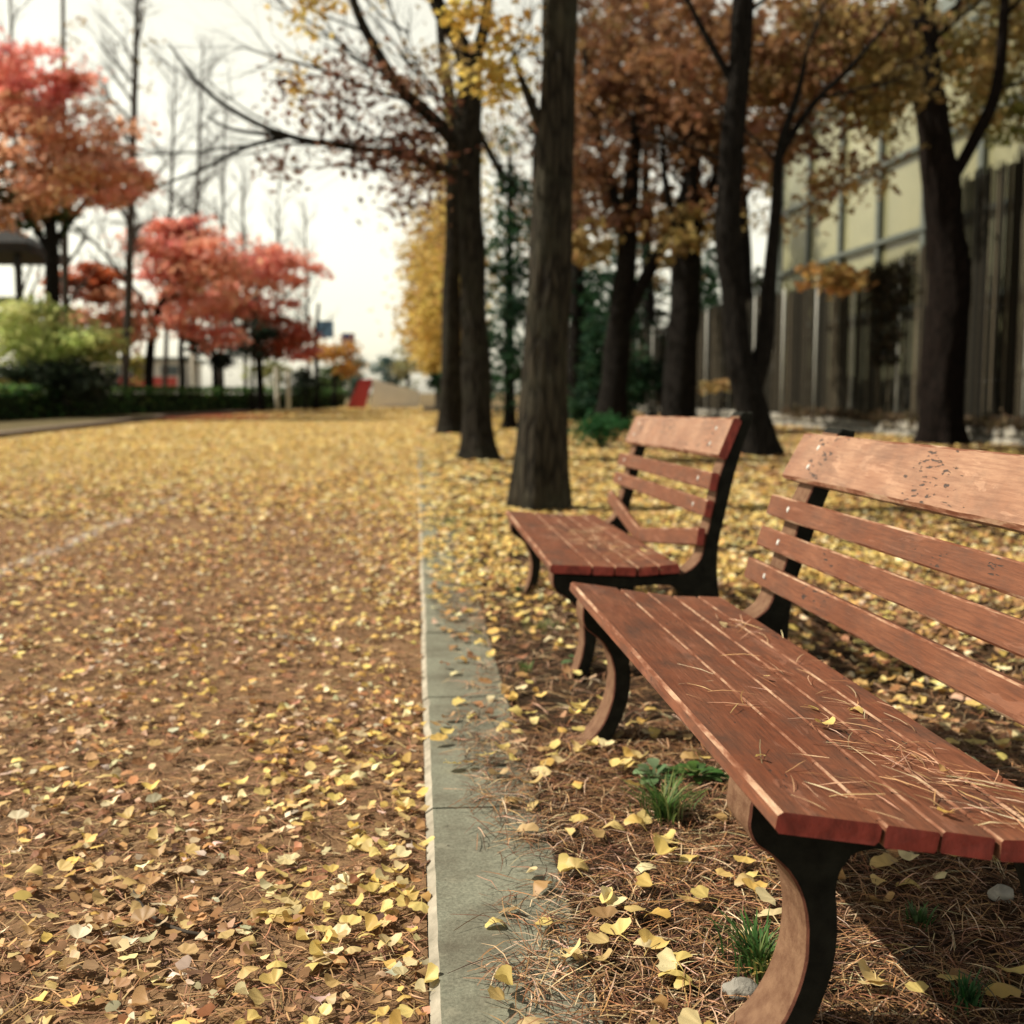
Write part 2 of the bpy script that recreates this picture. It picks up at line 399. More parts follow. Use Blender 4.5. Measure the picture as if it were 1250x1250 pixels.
# ================================================================== BENCHES
BO = []     # bench objects for the visibility test
def bench(name, label, mapf, loc, length, broken=False, seed=0, hang=(.135, .075)):
    rnd = random.Random(seed)
    root = empty(name, loc, label, 'bench', 'slatted benches along the kerb')
    def mp(d, y, z): return mapf(d, y, z)
    def board(nm, a, b, th, y0, y1, mats, side, bev=.005, segs=26, shift=None, lab=None, rag=.0018):
        """board whose cross-section runs a->b in (d,z); thickness goes to `side` (normal away from the sitter)"""
        a = Vector(a); b = Vector(b); t = (b - a).normalized(); w = (b - a).length
        nrm = Vector(side)
        e = bev
        sec = [a + t * e, b - t * e, b + nrm * e, b + nrm * (th - e), b - t * e + nrm * th, a + t * e + nrm * th, a + nrm * (th - e), a + nrm * e]
        ms = [0, 1, 0, 1, 0, 1, 0, 1]      # face, worn bevel, ...
        g = Geo(); n = 8; V = []; ph = rnd.random() * 40
        for i in range(segs + 1):
            y = y0 + (y1 - y0) * i / segs
            for k, q in enumerate(sec):
                jj = rag * noise.noise(Vector((y * 9 + ph, k * 3.1, 0))) * (1 if k in (0, 1, 2, 7) else .5)
                q2 = q + t * jj + nrm * jj * .7
                sy = y
                if i in (0, segs): sy += (.004 * noise.noise(Vector((q.x * 40, q.y * 40, ph))))
                dd, zz = q2.x, q2.y
                if shift: dd, zz = shift(dd, sy, zz)
                V.append(mp(dd, sy, zz))
        Fc = []; mm = []
        for i in range(segs):
            for k in range(n):
                k2 = (k + 1) % n
                Fc.append((i * n + k, (i + 1) * n + k, (i + 1) * n + k2, i * n + k2)); mm.append(ms[k])
        Fc.append(tuple(range(n))); mm.append(2); Fc.append(tuple(segs * n + k for k in range(n))[::-1]); mm.append(2)
        g.add(V, Fc, mm)
        o = g.build(nm, mats, root)
        bm = bmesh.new(); bm.from_mesh(o.data); bmesh.ops.recalc_face_normals(bm, faces=bm.faces); bm.to_mesh(o.data); bm.free()
        if lab: o['label'] = lab
        BO.append(o); return o
    # seat line: from the front nosing back and down
    def zs(d): return .436 - .045 * min(d, .30) / .30 - .04 * max(0, d - .30)
    dn = (0.12, -.99)
    edges = [(0, .140), (.1445, .2165), (.222, .2935), (.299, .368), (.3735, .443)]
    th = .030
    smat = [M['seatboard'], M['worn'], M['endgrain']]
    for i, (d0, d1) in enumerate(edges):
        y0 = -rnd.uniform(0, .006) - .02 * 0; y1 = length + rnd.uniform(-.006, .006)
        t = Vector((d1 - d0, zs(d1) - zs(d0))).normalized()
        side = (t.y, -t.x)
        board('seat_slat', (d0, zs(d0) + rnd.uniform(-.001, .001)), (d1, zs(d1)), th, y0, y1, smat, side, .006 if i == 0 else .003,
              lab='wide front seat board with pale worn nosing' if i == 0 else None, rag=.002)
    bmat = [M['board'], M['worn'], M['endgrain']]
    back = [((.677, .867), (.608, .738)), ((.584, .688), (.567, .629)), ((.558, .596), (.541, .540)), ((.520, .504), (.507, .444))]
    ybolt = (.17, length - .17)
    for i, (a, b) in enumerate(back):
        t = (Vector(b) - Vector(a)).normalized(); side = (-t.y, t.x)
        if side[0] < 0: side = (-side[0], -side[1])
        if i == 3 and broken:
            ym = length * .47
            def sag_far(d, y, z):
                f = max(0, min(1, (length - y) / (length - ym))); return d - .05 * f, z - .085 * f
            def sag_near(d, y, z):
                f = max(0, min(1, y / ym)); return d - .05 * f, z - .085 * f
            s1 = board('back_slat', a, b, .026, ym + .004, length, bmat, side, shift=lambda d, y, z: sag_far(d, y, z), lab='far half of the snapped lowest back slat')
            s2 = board('back_slat', a, b, .026, 0, ym - .004, bmat, side, shift=lambda d, y, z: sag_near(d, y, z), lab='near half of the snapped lowest back slat')
            slats = {0: s2, 1: s1}
        else:
            o = board('back_slat', a, b, .032 if i == 0 else .026, rnd.uniform(-.004, .004), length + rnd.uniform(-.004, .004),
                      [M['toprail'], M['worn'], M['endgrain']] if i == 0 else bmat, side, .008 if i == 0 else .004,
                      lab='wide faded top back board' if i == 0 else None)
            slats = {0: o, 1: o}
        for bi, yb in enumerate(ybolt):
            for fr in ((.3, .7) if i == 0 else (.5,)):
                c = Vector(a) * (1 - fr) + Vector(b) * fr - Vector(side) * .0025
                g = Geo(); ring = []
                for rr, dep in ((.0085, .003), (.0075, 0.0), (.003, -.001)):
                    for q in range(10):
                        an = 2 * PI * q / 10; u = c + t * (rr * math.sin(an)) + Vector(side) * dep
                        ring.append(mp(u.x, yb + rr * math.cos(an) * .8, u.y))
                g.add(ring, [(i2 * 10 + q, i2 * 10 + (q + 1) % 10, (i2 + 1) * 10 + (q + 1) % 10, (i2 + 1) * 10 + q) for i2 in range(2) for q in range(10)] + [tuple(range(20, 30))])
                par = slats[bi]
                g.build('bolt', M['steel'], root).parent = par
                bo = par.children[-1]; 
    # cast end frames
    prof = [(.012, .402), (.004, .375), (.006, .350), (.020, .330), (.044, .312), (.068, .285), (.085, .250), (.093, .205), (.092, .160), (.082, .115), (.064, .070), (.034, .030), (-.006, .000), (-.032, -.02), (-.032, -.06),
            (.055, -.06), (.086, .020), (.112, .075), (.132, .135), (.139, .20), (.135, .265), (.148, .302), (.185, .322),
            (.36, .318), (.43, .300), (.465, .235), (.488, .15), (.507, .05), (.52, -.10), (.59, -.10), (.590, .05), (.580, .20), (.578, .33), (.592, .44), (.624, .54), (.660, .65), (.697, .745), (.748, .862), (.735, .876), (.700, .868)]
    # upright front face sits behind the slats, then curls down into the seat rail
    prof += [(.642, .735), (.612, .668), (.585, .575), (.560, .500), (.540, .440), (.522, .395), (.498, .370), (.470, .355), (.442, .348), (.30, .356), (.145, .380), (.06, .392)]
    # Catmull-Rom refinement so that the curves read as castings
    def fine(pl, k=4):
        out = []; m_ = len(pl)
        for i in range(m_):
            p0, p1, p2, p3 = (Vector(pl[(i + j - 1) % m_]) for j in range(4))
            for j in range(k):
                t = j / k
                out.append(tuple(.5 * ((2 * p1) + (p2 - p0) * t + (2 * p0 - 5 * p1 + 4 * p2 - p3) * t * t + (3 * p1 - p0 - 3 * p2 + p3) * t ** 3)))
        return out
    KF = 4; prof = fine(prof, KF)
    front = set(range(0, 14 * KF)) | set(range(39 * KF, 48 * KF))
    W = .115
    for y0 in (hang[0], length - hang[1] - W):
        def P(sc, y):
            return y
        n = len(prof); e = .0035
        # inset outline for the bevelled rims
        ins = []
        for i in range(n):
            p0, p1, p2 = Vector(prof[i - 1]), Vector(prof[i]), Vector(prof[(i + 1) % n])
            t = ((p2 - p1).normalized() + (p1 - p0).normalized())
            t = t.normalized() if t.length > 1e-6 else Vector((1, 0))
            ins.append(p1 + Vector((-t.y, t.x)) * e)
        area = sum(prof[i][0] * prof[(i + 1) % n][1] - prof[(i + 1) % n][0] * prof[i][1] for i in range(n))
        if area < 0:
            ins = []
            for i in range(n):
                p0, p1, p2 = Vector(prof[i - 1]), Vector(prof[i]), Vector(prof[(i + 1) % n])
                t = ((p2 - p1).normalized() + (p1 - p0).normalized()).normalized()
                ins.append(p1 + Vector((t.y, -t.x)) * e)
        def wob(p, y): return noise.noise(Vector((p[0] * 45, p[1] * 45, y * 30))) * .0012
        V = []
        for pr_, yy in ((ins, y0), (prof, y0 + e), (prof, y0 + W * .5), (prof, y0 + W - e), (ins, y0 + W)):
            for p in pr_:
                w_ = wob(p, yy); V.append(mp(p[0] + w_, yy, p[1] + w_))
        Fc = []; mm = []
        for r in range(4):
            for i in range(n):
                j = (i + 1) % n
                Fc.append((r * n + i, (r + 1) * n + i, (r + 1) * n + j, r * n + j))
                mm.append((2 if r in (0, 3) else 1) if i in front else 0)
        Fc.append(tuple(range(n))); mm.append(0); Fc.append(tuple(4 * n + i for i in range(n))[::-1]); mm.append(0)
        g = Geo(); g.add(V, Fc, mm)
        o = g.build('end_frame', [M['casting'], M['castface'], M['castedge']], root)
        bm = bmesh.new(); bm.from_mesh(o.data); bmesh.ops.recalc_face_normals(bm, faces=bm.faces); bm.to_mesh(o.data); bm.free()
        BO.append(o)
    return root
B1L = 1.835
def map1(d, y, z):
    f = y / B1L
    return (.467 - .026 * f + d, 1.416 + y - .02 * d, z)
bench('park_bench', 'near brick-red slatted bench with four whole back slats, running out of the frame', map1, (.70, 2.33, 0), B1L, False, 3)
B2L = 1.81
def map2(d, y, z):
    f = y / B2L; a = math.radians(6.0 - 2.6 * f); zz = z - .436
    return (.450 - .010 * f + d * math.cos(a) - zz * math.sin(a), 3.84 + y, .397 + d * math.sin(a) + zz * math.cos(a) + .012 * (1 - f) * 0)
bench('park_bench', 'farther brick-red slatted bench with a snapped lowest back slat, before the thick tree', map2, (.70, 4.75, 0), B2L, True, 5, (.018, .06))

# ================================================================== GROUND LITTER
def needles(n, pos, lmin, lmax, w, cols, lift, spin=None, arc=.25):
    ln = rng.uniform(lmin, lmax, n)
    a = rng.uniform(0, 2 * PI, n) if spin is None else spin
    ts = np.array([-.5, -.17, .17, .5])
    bend = rng.normal(0, arc, n); up = rng.uniform(-.3, 1, n) * .06
    dx, dy = np.cos(a), np.sin(a)
    V = np.zeros((n, 8, 3)); 
    for i, t in enumerate(ts):
        s = ln * t; off = bend * ln * (t * t - .1)
        cx = pos[:, 0] + dx * s - dy * off; cy = pos[:, 1] + dy * s + dx * off
        cz = pos[:, 2] + lift * (1 - (t * 2) ** 2) * rng.uniform(.2, 1, n) + up * ln * t * 2
        wd = w * (1 if i in (1, 2) else .55)
        nxn = -dy * wd * .5; nyn = dx * wd * .5
        V[:, 2 * i] = np.stack([cx + nxn, cy + nyn, cz], -1); V[:, 2 * i + 1] = np.stack([cx - nxn, cy - nyn, cz + wd * rng.uniform(-.6, .6, n)], -1)
    F = np.array([(0, 1, 3, 2), (2, 3, 5, 4), (4, 5, 7, 6)])[None] + (np.arange(n) * 8)[:, None, None]
    col = palette(n, cols, .22)
    return V.reshape(-1, 3), F.reshape(-1, 4), np.repeat(col, 8, axis=0)
NCOL = [(.36, .19, .09), (.24, .12, .06), (.44, .27, .15), (.13, .065, .035), (.60, .44, .29), (.22, .11, .055), (.07, .035, .022), (.10, .05, .03)]
def litter_edge(y): return .225 - .05 * np.exp(-((y - 1.95) / .35) ** 2) + .07 * np.sin(y * 3.3 + .6) + .045 * np.sin(y * 9.1) + .03 * np.sin(y * 23.) - .035 * np.clip(y - 2, 0, 3)
parts = []
def area_pts(n, x0, x1, y0, y1, pw=1.0):
    x = rng.uniform(x0, x1, n); y = y0 + (y1 - y0) * rng.random(n) ** pw
    return x, y
for n, x0, x1, y0, y1, w in ((27000, .1, 2.2, 1.25, 3.2, .0018), (20000, .1, 4.2, 3.2, 6.5, .0024), (9000, .1, 6.5, 6.5, 12, .004)):
    x, y = area_pts(n, x0, x1, y0, y1)
    keep = (x - litter_edge(y)) / .10 + rng.normal(0, .8, n) > 0
    x, y = x[keep], y[keep]
    z = vz(x, y) + .004 + rng.random(len(x)) ** 1.6 * .016 + .006 * np.clip(.32 - x, 0, .1) * 10
    parts.append(needles(len(x), np.stack([x, y, z], -1), .06, .13, w, NCOL, .010))
V, F, T = join(parts)
o = npmesh('pine_needles', V, F, M['needle'], tint=T)
tag(o, 'brown fallen pine needles matted over the verge under both benches', 'pine needles', None, 'stuff')
parts = []
for n, y0, y1, w in ((26000, 1.3, 4.5, .0022), (16000, 4.5, 9, .004), (9000, 9, 18, .009)):
    x, y = area_pts(n, -1.0, 0, y0, y1); x = x * (2.2 + y * .42) * 1.0 + .01
    z = -.026 + rng.random(n) ** 2 * .008
    parts.append(needles(n, np.stack([x, y, z], -1), .05, .11, w, [(.36, .20, .10), (.28, .15, .08), (.46, .29, .16), (.16, .085, .05)], .004))
V, F, T = join(parts)
o = npmesh('pine_needles', V, F, M['needle'], tint=T)
tag(o, 'brown pine needles strewn over the open road left of the kerb', 'pine needles', None, 'stuff')

# ---- fallen leaves: candidates first, the 300 that show largest become objects
def fbm(x, y, s): return np.array([noise.noise(Vector((a * s, b * s, 3.3))) for a, b in zip(x, y)])
cand = []      # pos, scale, region(0 road,1 verge)
def add_leaves(n, x0, x1, y0, y1, region, size, prob):
    x = rng.uniform(x0, x1, n); y = rng.uniform(y0, y1, n)
    k = rng.random(n) < prob(x, y); x, y = x[k], y[k]
    z = (np.full(len(x), -.020) if region == 0 else np.where(x < .29, .006, vz(x, y) + .017)) + rng.random(len(x)) * .012
    s = rng.uniform(size[0], size[1], len(x))
    cand.append(np.stack([x, y, z, s, np.full(len(x), region)], -1))
cl = lambda v: np.clip(v, 0, 1)
def road_prob(x, y):
    near_kerb = np.exp(-(.015 - x) / .35)
    patch = cl(.45 + fbm(x, y, .9) * 1.3 + fbm(x, y, 4.2) * 1.1)
    farf = cl((y - 4.5) / 12)
    return cl(.12 + .42 * patch + .75 * near_kerb * cl(.35 + patch) + .9 * farf * (.45 + .55 * patch))
def verge_prob(x, y):
    patch = cl(.48 + fbm(x, y, 1.4) * 1.3 + fbm(x, y, 4.8) * 1.1)
    d = .16 + .30 * cl((x - 1.15) / .5) + 1.1 * cl((y - 4.8) / 1.8) * cl(1.5 - x / 5) + .25 * cl((x - .8) / .4) * cl((y - 3) / 1)
    edge = cl((x - litter_edge(y) + .16) / .15)
    under = np.where((x > .5) & (x < 1.15) & (y < 3.3), .9, 1.0)
    return cl(d * (.35 + .65 * patch)) * edge * under
add_leaves(3600, -2.4, .01, 1.3, 4.0, 0, (.034, .056), road_prob)
add_leaves(15000, -6.5, .01, 4.0, 9.5, 0, (.034, .056), road_prob)
add_leaves(44000, -9, .01, 9.5, 20, 0, (.05, .08), road_prob)
add_leaves(60000, -9, .01, 20, 48, 0, (.09, .15), road_prob)
add_leaves(20000, -8, .3, 48, 90, 0, (.18, .32), lambda x, y: np.full(len(x), .9))
add_leaves(3300, .06, 2.1, 1.25, 3.2, 1, (.046, .072), verge_prob)
add_leaves(15000, .06, 4.4, 3.2, 6.5, 1, (.044, .066), verge_prob)
add_leaves(24000, .02, 7.5, 6.5, 12, 1, (.05, .07), verge_prob)
add_leaves(30000, .02, 10.4, 12, 26, 1, (.07, .11), verge_prob)
add_leaves(20000, .02, 10.4, 26, 60, 1, (.13, .22), verge_prob)
C = np.concatenate(cand)
px, py, w = proj(C[:, :3])
inframe = (px > -10) & (px < 1260) & (py > 0) & (py < 1265) & (w > .5)
# what is hidden by the benches does not count as showing
dg = bpy.context.evaluated_depsgraph_get()
bvs = []
for o in BO:
    mw = [Vector(v.co) + Vector(o.parent.location if o.parent else (0, 0, 0)) for v in o.data.vertices]
    bvs.append(BVHTree.FromPolygons(mw, [tuple(p.vertices) for p in o.data.polygons]))
size_px = np.where(inframe, C[:, 3] / w, 0)
order = np.argsort(-size_px); chosen = []
cv = Vector(CAM)
for i in order:
    if size_px[i] <= 0 or len(chosen) >= 292: break
    p = Vector(C[i, :3]); d = p - cv; dist = d.length; d.normalize()
    if any(b.ray_cast(cv, d, dist - .01)[0] is not None for b in bvs): continue
    chosen.append(i)
M['ginkgo_road'] = leaf_single('tan_road_leaf', [(0, (.46, .27, .12)), (.22, (.36, .19, .09)), (.40, (.56, .40, .18)), (.55, (.66, .50, .18)), (.7, (.50, .32, .15)), (.82, (.74, .66, .46)), (.92, (.28, .15, .07)), (1, (.64, .46, .16))])
protos = []; road_protos = []
for j, (T0, F0) in enumerate(GINK):
    me = bpy.data.meshes.new('ginkgo_leaf'); me.from_pydata([tuple(v) for v in T0], [], F0)
    me.materials.append(M['ginkgo']); me.polygons.foreach_set('use_smooth', [True] * len(F0)); me.update(); protos.append(me)
    me = me.copy(); me.materials[0] = M['ginkgo_road']; road_protos.append(me)
def put_leaf(p, s, tilt, spin, label, group, j=None, pl=None):
    o = bpy.data.objects.new('ginkgo_leaf', (pl or protos)[random.randrange(8) if j is None else j])
    o.location = p; o.scale = (s, s, s)
    o.rotation_euler = (tilt * random.uniform(-1, 1), tilt * random.uniform(-1, 1), spin)
    link(o); tag(o, label, 'leaf', group); return o
for i in chosen:
    x, y, z, s, reg = C[i]
    if reg == 0:
        lab, grp = 'yellow or tan fallen leaf lying on the road left of the kerb, near the camera', 'separate fallen leaves on the road'
    elif x < .29:
        lab, grp = 'yellow fan-shaped fallen leaf lying on the grey kerb stones', 'separate fallen leaves on the kerb'
    else:
        lab, grp = 'yellow fan-shaped fallen leaf lying on the pine needles around the near bench', 'separate fallen leaves around the near bench'
    put_leaf((x, y, z + .004), s, .25, random.uniform(0, 6.28), lab, grp, None, road_protos if reg == 0 and x < -.30 else None)
mask = np.ones(len(C), bool); mask[chosen] = False
Cr = C[mask]
YEL = [(.68, .50, .16), (.76, .60, .24), (.62, .41, .12), (.80, .70, .42), (.50, .30, .10), (.72, .52, .18)]
BRN = [(.42, .23, .11), (.33, .17, .085), (.50, .31, .16), (.22, .115, .06), (.56, .42, .26), (.46, .25, .11)]
def leaf_mass(sub, label, brown, near, extra=None):
    if not len(sub): return
    parts = []
    nearm = sub[:, 1] < near
    A = sub[nearm]; which = rng.integers(0, 8, len(A))
    def cols(s_):
        c = palette(len(s_), YEL, .14); bm_ = rng.random(len(s_)) < brown(s_[:, 0], s_[:, 1])
        c[bm_] = palette(int(bm_.sum()), BRN, .2); return c
    for j in range(8):
        a0 = A[which == j]
        for lod, a in ((GINK, a0[a0[:, 1] < 4.6]), (GINK_FAR, a0[a0[:, 1] >= 4.6])):
            if len(a): parts.append(scatter(lod[j][0], lod[j][1], a[:, :3] + [0, 0, .003], rots(len(a), rng.uniform(0, .32, len(a))), a[:, 3], cols(a)))
    Bf = sub[~nearm]
    if len(Bf):
        T = DIAM * np.array([1.5, 1, 1]); parts.append(scatter(T, DIAMF, Bf[:, :3] + [0, 0, .004], rots(len(Bf), rng.uniform(0, .25, len(Bf))), Bf[:, 3] * 1.15, cols(Bf)))
    if extra is not None:
        for k_, (n_, y0_, y1_, s0, s1, wx) in enumerate(extra):
            y = rng.uniform(y0_, y1_, n_); x = .005 - rng.random(n_) * (wx + y * .42)
            keep = rng.random(n_) < cl(.55 + fbm(x, y, 2.6) * 1.6); x, y = x[keep], y[keep]; n2 = len(x); which = rng.integers(0, 8, n2)
            col = palette(n2, BRN + [(.66, .49, .30), (.76, .64, .48), (.56, .33, .18), (.66, .44, .16), (.72, .54, .26), (.14, .08, .05)], .2)
            for j in range(8):
                mk = which == j; nn = int(mk.sum())
                parts.append(scatter(GINK_FAR[j][0], GINK_FAR[j][1], np.stack([x[mk], y[mk], -.021 + rng.random(nn) * .010], -1), rots(nn, rng.uniform(0, .4, nn)), rng.uniform(s0, s1, nn), col[mk]))
    V, F, T = join(parts)
    o = npmesh('fallen_leaves', V, F, M['litter'], tint=T); tag(o, label, 'fallen leaves', None, 'stuff')
leaf_mass(Cr[Cr[:, 4] == 0], 'yellow fallen leaves scattered and thickening into a carpet down the road', lambda x, y: np.where(x > -.45, np.interp(y, [3, 12], [.34, .12]), np.interp(y, [4, 9, 17], [.74, .52, .12])), 9, ((5200, 1.3, 4.5, .022, .044, 1.0), (9000, 4.5, 10, .03, .055, 1.0), (13000, 9, 21, .05, .085, 1.0)))
leaf_mass(Cr[Cr[:, 4] == 1], 'yellow and brown fallen leaves carpeting the verge behind the benches', lambda x, y: np.where(y > 5.8, np.where(x < 3.2, .14, .40), np.where(x > 1.15, .60, .34)), 9)
# red maple leaves lying on the road beneath the maples
n = 2600; x = rng.normal(-7.4, 1.3, n); y = rng.normal(50, 5, n)
V, F, T = scatter(DIAM * 1.3, DIAMF, np.stack([x, y, np.where(y < 99, -.012, 0)], -1), rots(n, rng.uniform(0, .5, n)), rng.uniform(.1, .2, n), palette(n, [(.46, .10, .06), (.52, .16, .08), (.36, .07, .05)]))
o = npmesh('maple_leaves', V, F, M['litter'], tint=T); tag(o, 'red fallen maple leaves in a patch on the far left of the road', 'fallen leaves', None, 'stuff')

# ---- leaves and needles lying on the near seat
def seat_z(d): return .436 - .045 * min(d, .30) / .30 - .04 * max(0, d - .30)
def on_seat(px, py):
    p = gnd(px, py, .41)
    for _ in range(4):
        d = p.x - .455; p = gnd(px, py, seat_z(max(d, 0)) + .003)
    return p
for (px_, py_, s, lab) in ((1040, 868, .036, 'yellow leaf lying flat on the near seat, right of the cream one'), (1002, 886, .046, 'long cream leaf over the board joint of the near seat'),
                     (988, 865, .032, 'folded yellow leaf just above the long cream one on the near seat'), (888, 763, .040, 'crumpled pale leaf near the far end of the near seat'),
                     (1148, 946, .024, 'small round pale leaf among the needles on the near seat'), (1160, 996, .032, 'pale leaf wedged in the board gap at the near end of the seat'),
                     (932, 828, .022, 'tiny pale leaf on the board joint midway along the near seat'), (930, 926, .020, 'tiny cream scrap of leaf on the wide front seat board')):
    p = on_seat(px_, py_); put_leaf(p + Vector((0, 0, .006)), s, .35, random.uniform(0, 6.28), lab, 'leaves on the near bench seat')
parts = []
for (px_, py_, n, sd) in ((985, 830, 16, .07), (1040, 900, 22, .06), (1110, 930, 26, .05), (1180, 960, 40, .07), (905, 765, 18, .06), (1080, 870, 18, .06), (935, 935, 12, .06), (1050, 965, 9, .04), (880, 845, 12, .05), (1215, 990, 26, .05)):
    c = on_seat(px_, py_)
    x = rng.normal(c.x, sd * .8, n); y = rng.normal(c.y, sd * 1.5, n); k = (x > .5) & (x < .89) & (y > 1.44) & (y < 3.2); x, y = x[k], y[k]
    z = np.array([seat_z(max(a - .455, 0)) for a in x]) + .004 + rng.random(len(x)) * .004
    parts.append(needles(len(x), np.stack([x, y, z], -1), .05, .11, .0017, [(.52, .34, .20), (.42, .25, .13), (.34, .18, .09), (.60, .44, .28)], .003, spin=rng.normal(2.3, .75, len(x))))
V, F, T = join(parts); o = npmesh('pine_needles', V, F, M['needle'], tint=T)
tag(o, 'tan pine needles caught on the seat boards of the near bench', 'pine needles', None, 'stuff')
parts = []
for yc, n in ((4.5, 60), (4.9, 50), (4.2, 40)):
    d = rng.normal(.28, .08, n); y = rng.normal(yc, .15, n)
    P = np.array([map2(a, b - 3.84, seat_z(a) + .006) for a, b in zip(d, y)])
    parts.append(needles(n, P, .05, .11, .002, [(.60, .42, .26), (.50, .32, .18), (.40, .22, .12)], .003))
V, F, T = join(parts); o = npmesh('pine_needles', V, F, M['needle'], tint=T)
tag(o, 'tan pine needles caught on the seat boards of the farther bench', 'pine needles', None, 'stuff')
for d_, y_, lab in ((.40, .33, 'pale leaf on the farther seat below the snapped slat'), (.43, .16, 'curled pale leaf at the back corner of the farther seat')):
    put_leaf(Vector(map2(d_, y_, seat_z(d_) + .01)), .05, .5, 2.0 + d_, lab, None)

# ---- small plants, stones, twigs
def tuft(name, label, loc, n, h, spread, cols, cat='grass tuft', droop=.5):
    p = Vector(loc); root = p
    Vs = []; Fs = []; Ts = []
    for i in range(n):
        a = random.uniform(0, 2 * PI); r = abs(random.gauss(0, spread)); b = Vector((p.x + math.cos(a) * r, p.y + math.sin(a) * r, p.z - .004))
        hh = h * random.uniform(.5, 1.1); lean = random.uniform(.2, 1) * droop * hh; a2 = a + random.uniform(-1, 1)
        w = random.uniform(.0016, .003); side = Vector((-math.sin(a2), math.cos(a2), 0)) * w
        base = len(Vs)
        for t, ww in ((0, 1), (.45, .9), (.8, .6), (1, .12)):
            q = b + Vector((math.cos(a2), math.sin(a2), 0)) * lean * t * t + Vector((0, 0, hh * (t - .25 * t * t)))
            Vs += [q + side * ww, q - side * ww]
        Fs += [(base, base + 1, base + 3, base + 2), (base + 2, base + 3, base + 5, base + 4), (base + 4, base + 5, base + 7, base + 6)]
        c = palette(1, cols, .15)[0]; Ts += [c] * 8
    o = npmesh(name, np.array([tuple(v) for v in Vs]), np.array(Fs), M['grass'], tint=np.array(Ts), origin=tuple(p))
    return tag(o, label, cat)
def weed(name, label, loc, n, size, cols):
    p = Vector(loc); Vs, Fs, Ts = [], [], []
    for i in range(n):
        a = 2 * PI * i / n + random.uniform(-.4, .4); el = random.uniform(.5, 1.2); ln = size * random.uniform(.7, 1.3)
        d = Vector((math.cos(a) * math.cos(el), math.sin(a) * math.cos(el), math.sin(el))); s = Vector((-math.sin(a), math.cos(a), 0)); c = palette(1, cols, .15)[0]
        up = d.cross(s) * -1
        base = len(Vs)
        for t, w in ((0, .05), (.35, .08), (.5, .30), (.72, .36), (.9, .2), (1, .02)):
            q = p + d * ln * t - Vector((0, 0, ln * .45 * t * t)) 
            Vs += [q + s * w * ln * .5 + Vector((0, 0, .08 * w * ln)), q, q - s * w * ln * .5 + Vector((0, 0, .08 * w * ln))]
        for k in range(5):
            for m_ in range(2): Fs.append((base + k * 3 + m_, base + k * 3 + m_ + 1, base + k * 3 + m_ + 4, base + k * 3 + m_ + 3))
        Ts += [c] * 18
    o = npmesh(name, np.array([tuple(v) for v in Vs]), np.array(Fs), M['grass'], tint=np.array(Ts), origin=tuple(p), smooth=True)
    return tag(o, label, 'weed')
GR = [(.06, .13, .03), (.09, .17, .04), (.14, .20, .06), (.05, .10, .03)]
GL = [(.16, .24, .12), (.10, .17, .07), (.20, .27, .15), (.08, .14, .06)]
def G(px_, py_): 
    p = gnd(px_, py_, 0.0); return (p.x, p.y, float(vz(p.x, p.y)) + .012 if p.x > .29 else .002)
tuft('grass_tuft', 'thin green grass tuft in front of the broad-leaved weed by the near seat', G(812, 1000), 170, .115, .026, GR + [(.22, .24, .09)], droop=1.0)
weed('weed', 'grey-green broad-leaved weed left of the near seat front edge', G(800, 955), 20, .075, GL)
weed('weed', 'deep green broad-leaved weed closest to the near seat front edge', G(850, 958), 30, .080, GR)
tuft('grass_tuft', 'bright green grass tuft behind the nearest bench leg by the stone', G(925, 1195), 160, .10, .024, [(.06, .15, .04), (.09, .19, .05), (.05, .11, .03), (.15, .19, .07)], droop=.9)
weed('weed', 'small two-leaved seedling between the two benches', G(712, 815), 7, .09, GL)
tuft('grass_tuft', 'short dry grass patch beside the near leg of the farther bench', G(660, 770), 120, .05, .07, [(.20, .22, .09), (.12, .16, .05), (.30, .26, .12)], None)['kind'] = 'stuff'
tuft('grass_tuft', 'small green grass tuft left of the foot of the farther bench', G(640, 822), 34, .05, .022, GR)
tuft('grass_tuft', 'dark green grass tuft at the farthest bench foot', G(632, 728), 90, .06, .016, [(.05, .09, .04), (.08, .12, .06)])
tuft('grass_tuft', 'shaded low green tuft under the near seat', G(1120, 1130), 90, .05, .014, [(.05, .10, .03), (.08, .12, .05)])
tuft('grass_tuft', 'shaded green tuft at the bottom right corner', G(1180, 1228), 70, .05, .018, [(.03, .11, .03), (.06, .13, .05)])
tuft('grass_tuft', 'sparse grass growing over the kerb edge beyond the benches', G(548, 640), 160, .07, .16, [(.22, .24, .08), (.14, .18, .06)], None)['kind'] = 'stuff'
tuft('grass_tuft', 'thin dry grass on the verge below the near seat edge', G(905, 920), 50, .06, .02, [(.25, .2, .1), (.12, .16, .05)])
def rock(name, label, loc, r, sq=(1, 1, .6), m='stone', seed=0):
    bm = bmesh.new(); bmesh.ops.create_icosphere(bm, subdivisions=3, radius=1)
    for v in bm.verts:
        d = 1 + .35 * noise.noise(v.co * 1.3 + Vector((seed * 7.7, 0, 0))) + .12 * noise.noise(v.co * 4 + Vector((seed, 3, 0)))
        v.co = Vector((v.co.x * sq[0], v.co.y * sq[1], v.co.z * sq[2])) * d * r
    me = bpy.data.meshes.new(name); bm.to_mesh(me); bm.free(); me.materials.append(M[m]); me.polygons.foreach_set('use_smooth', [True] * len(me.polygons))
    o = bpy.data.objects.new(name, me); o.location = loc; link(o); return tag(o, label, 'stone')
x_, y_, z_ = G(903, 1222); rock('stone', 'pale tan rounded stone beside the nearest bench leg', (x_, y_, z_ + .008), .024, (1.1, .9, .65), seed=1)
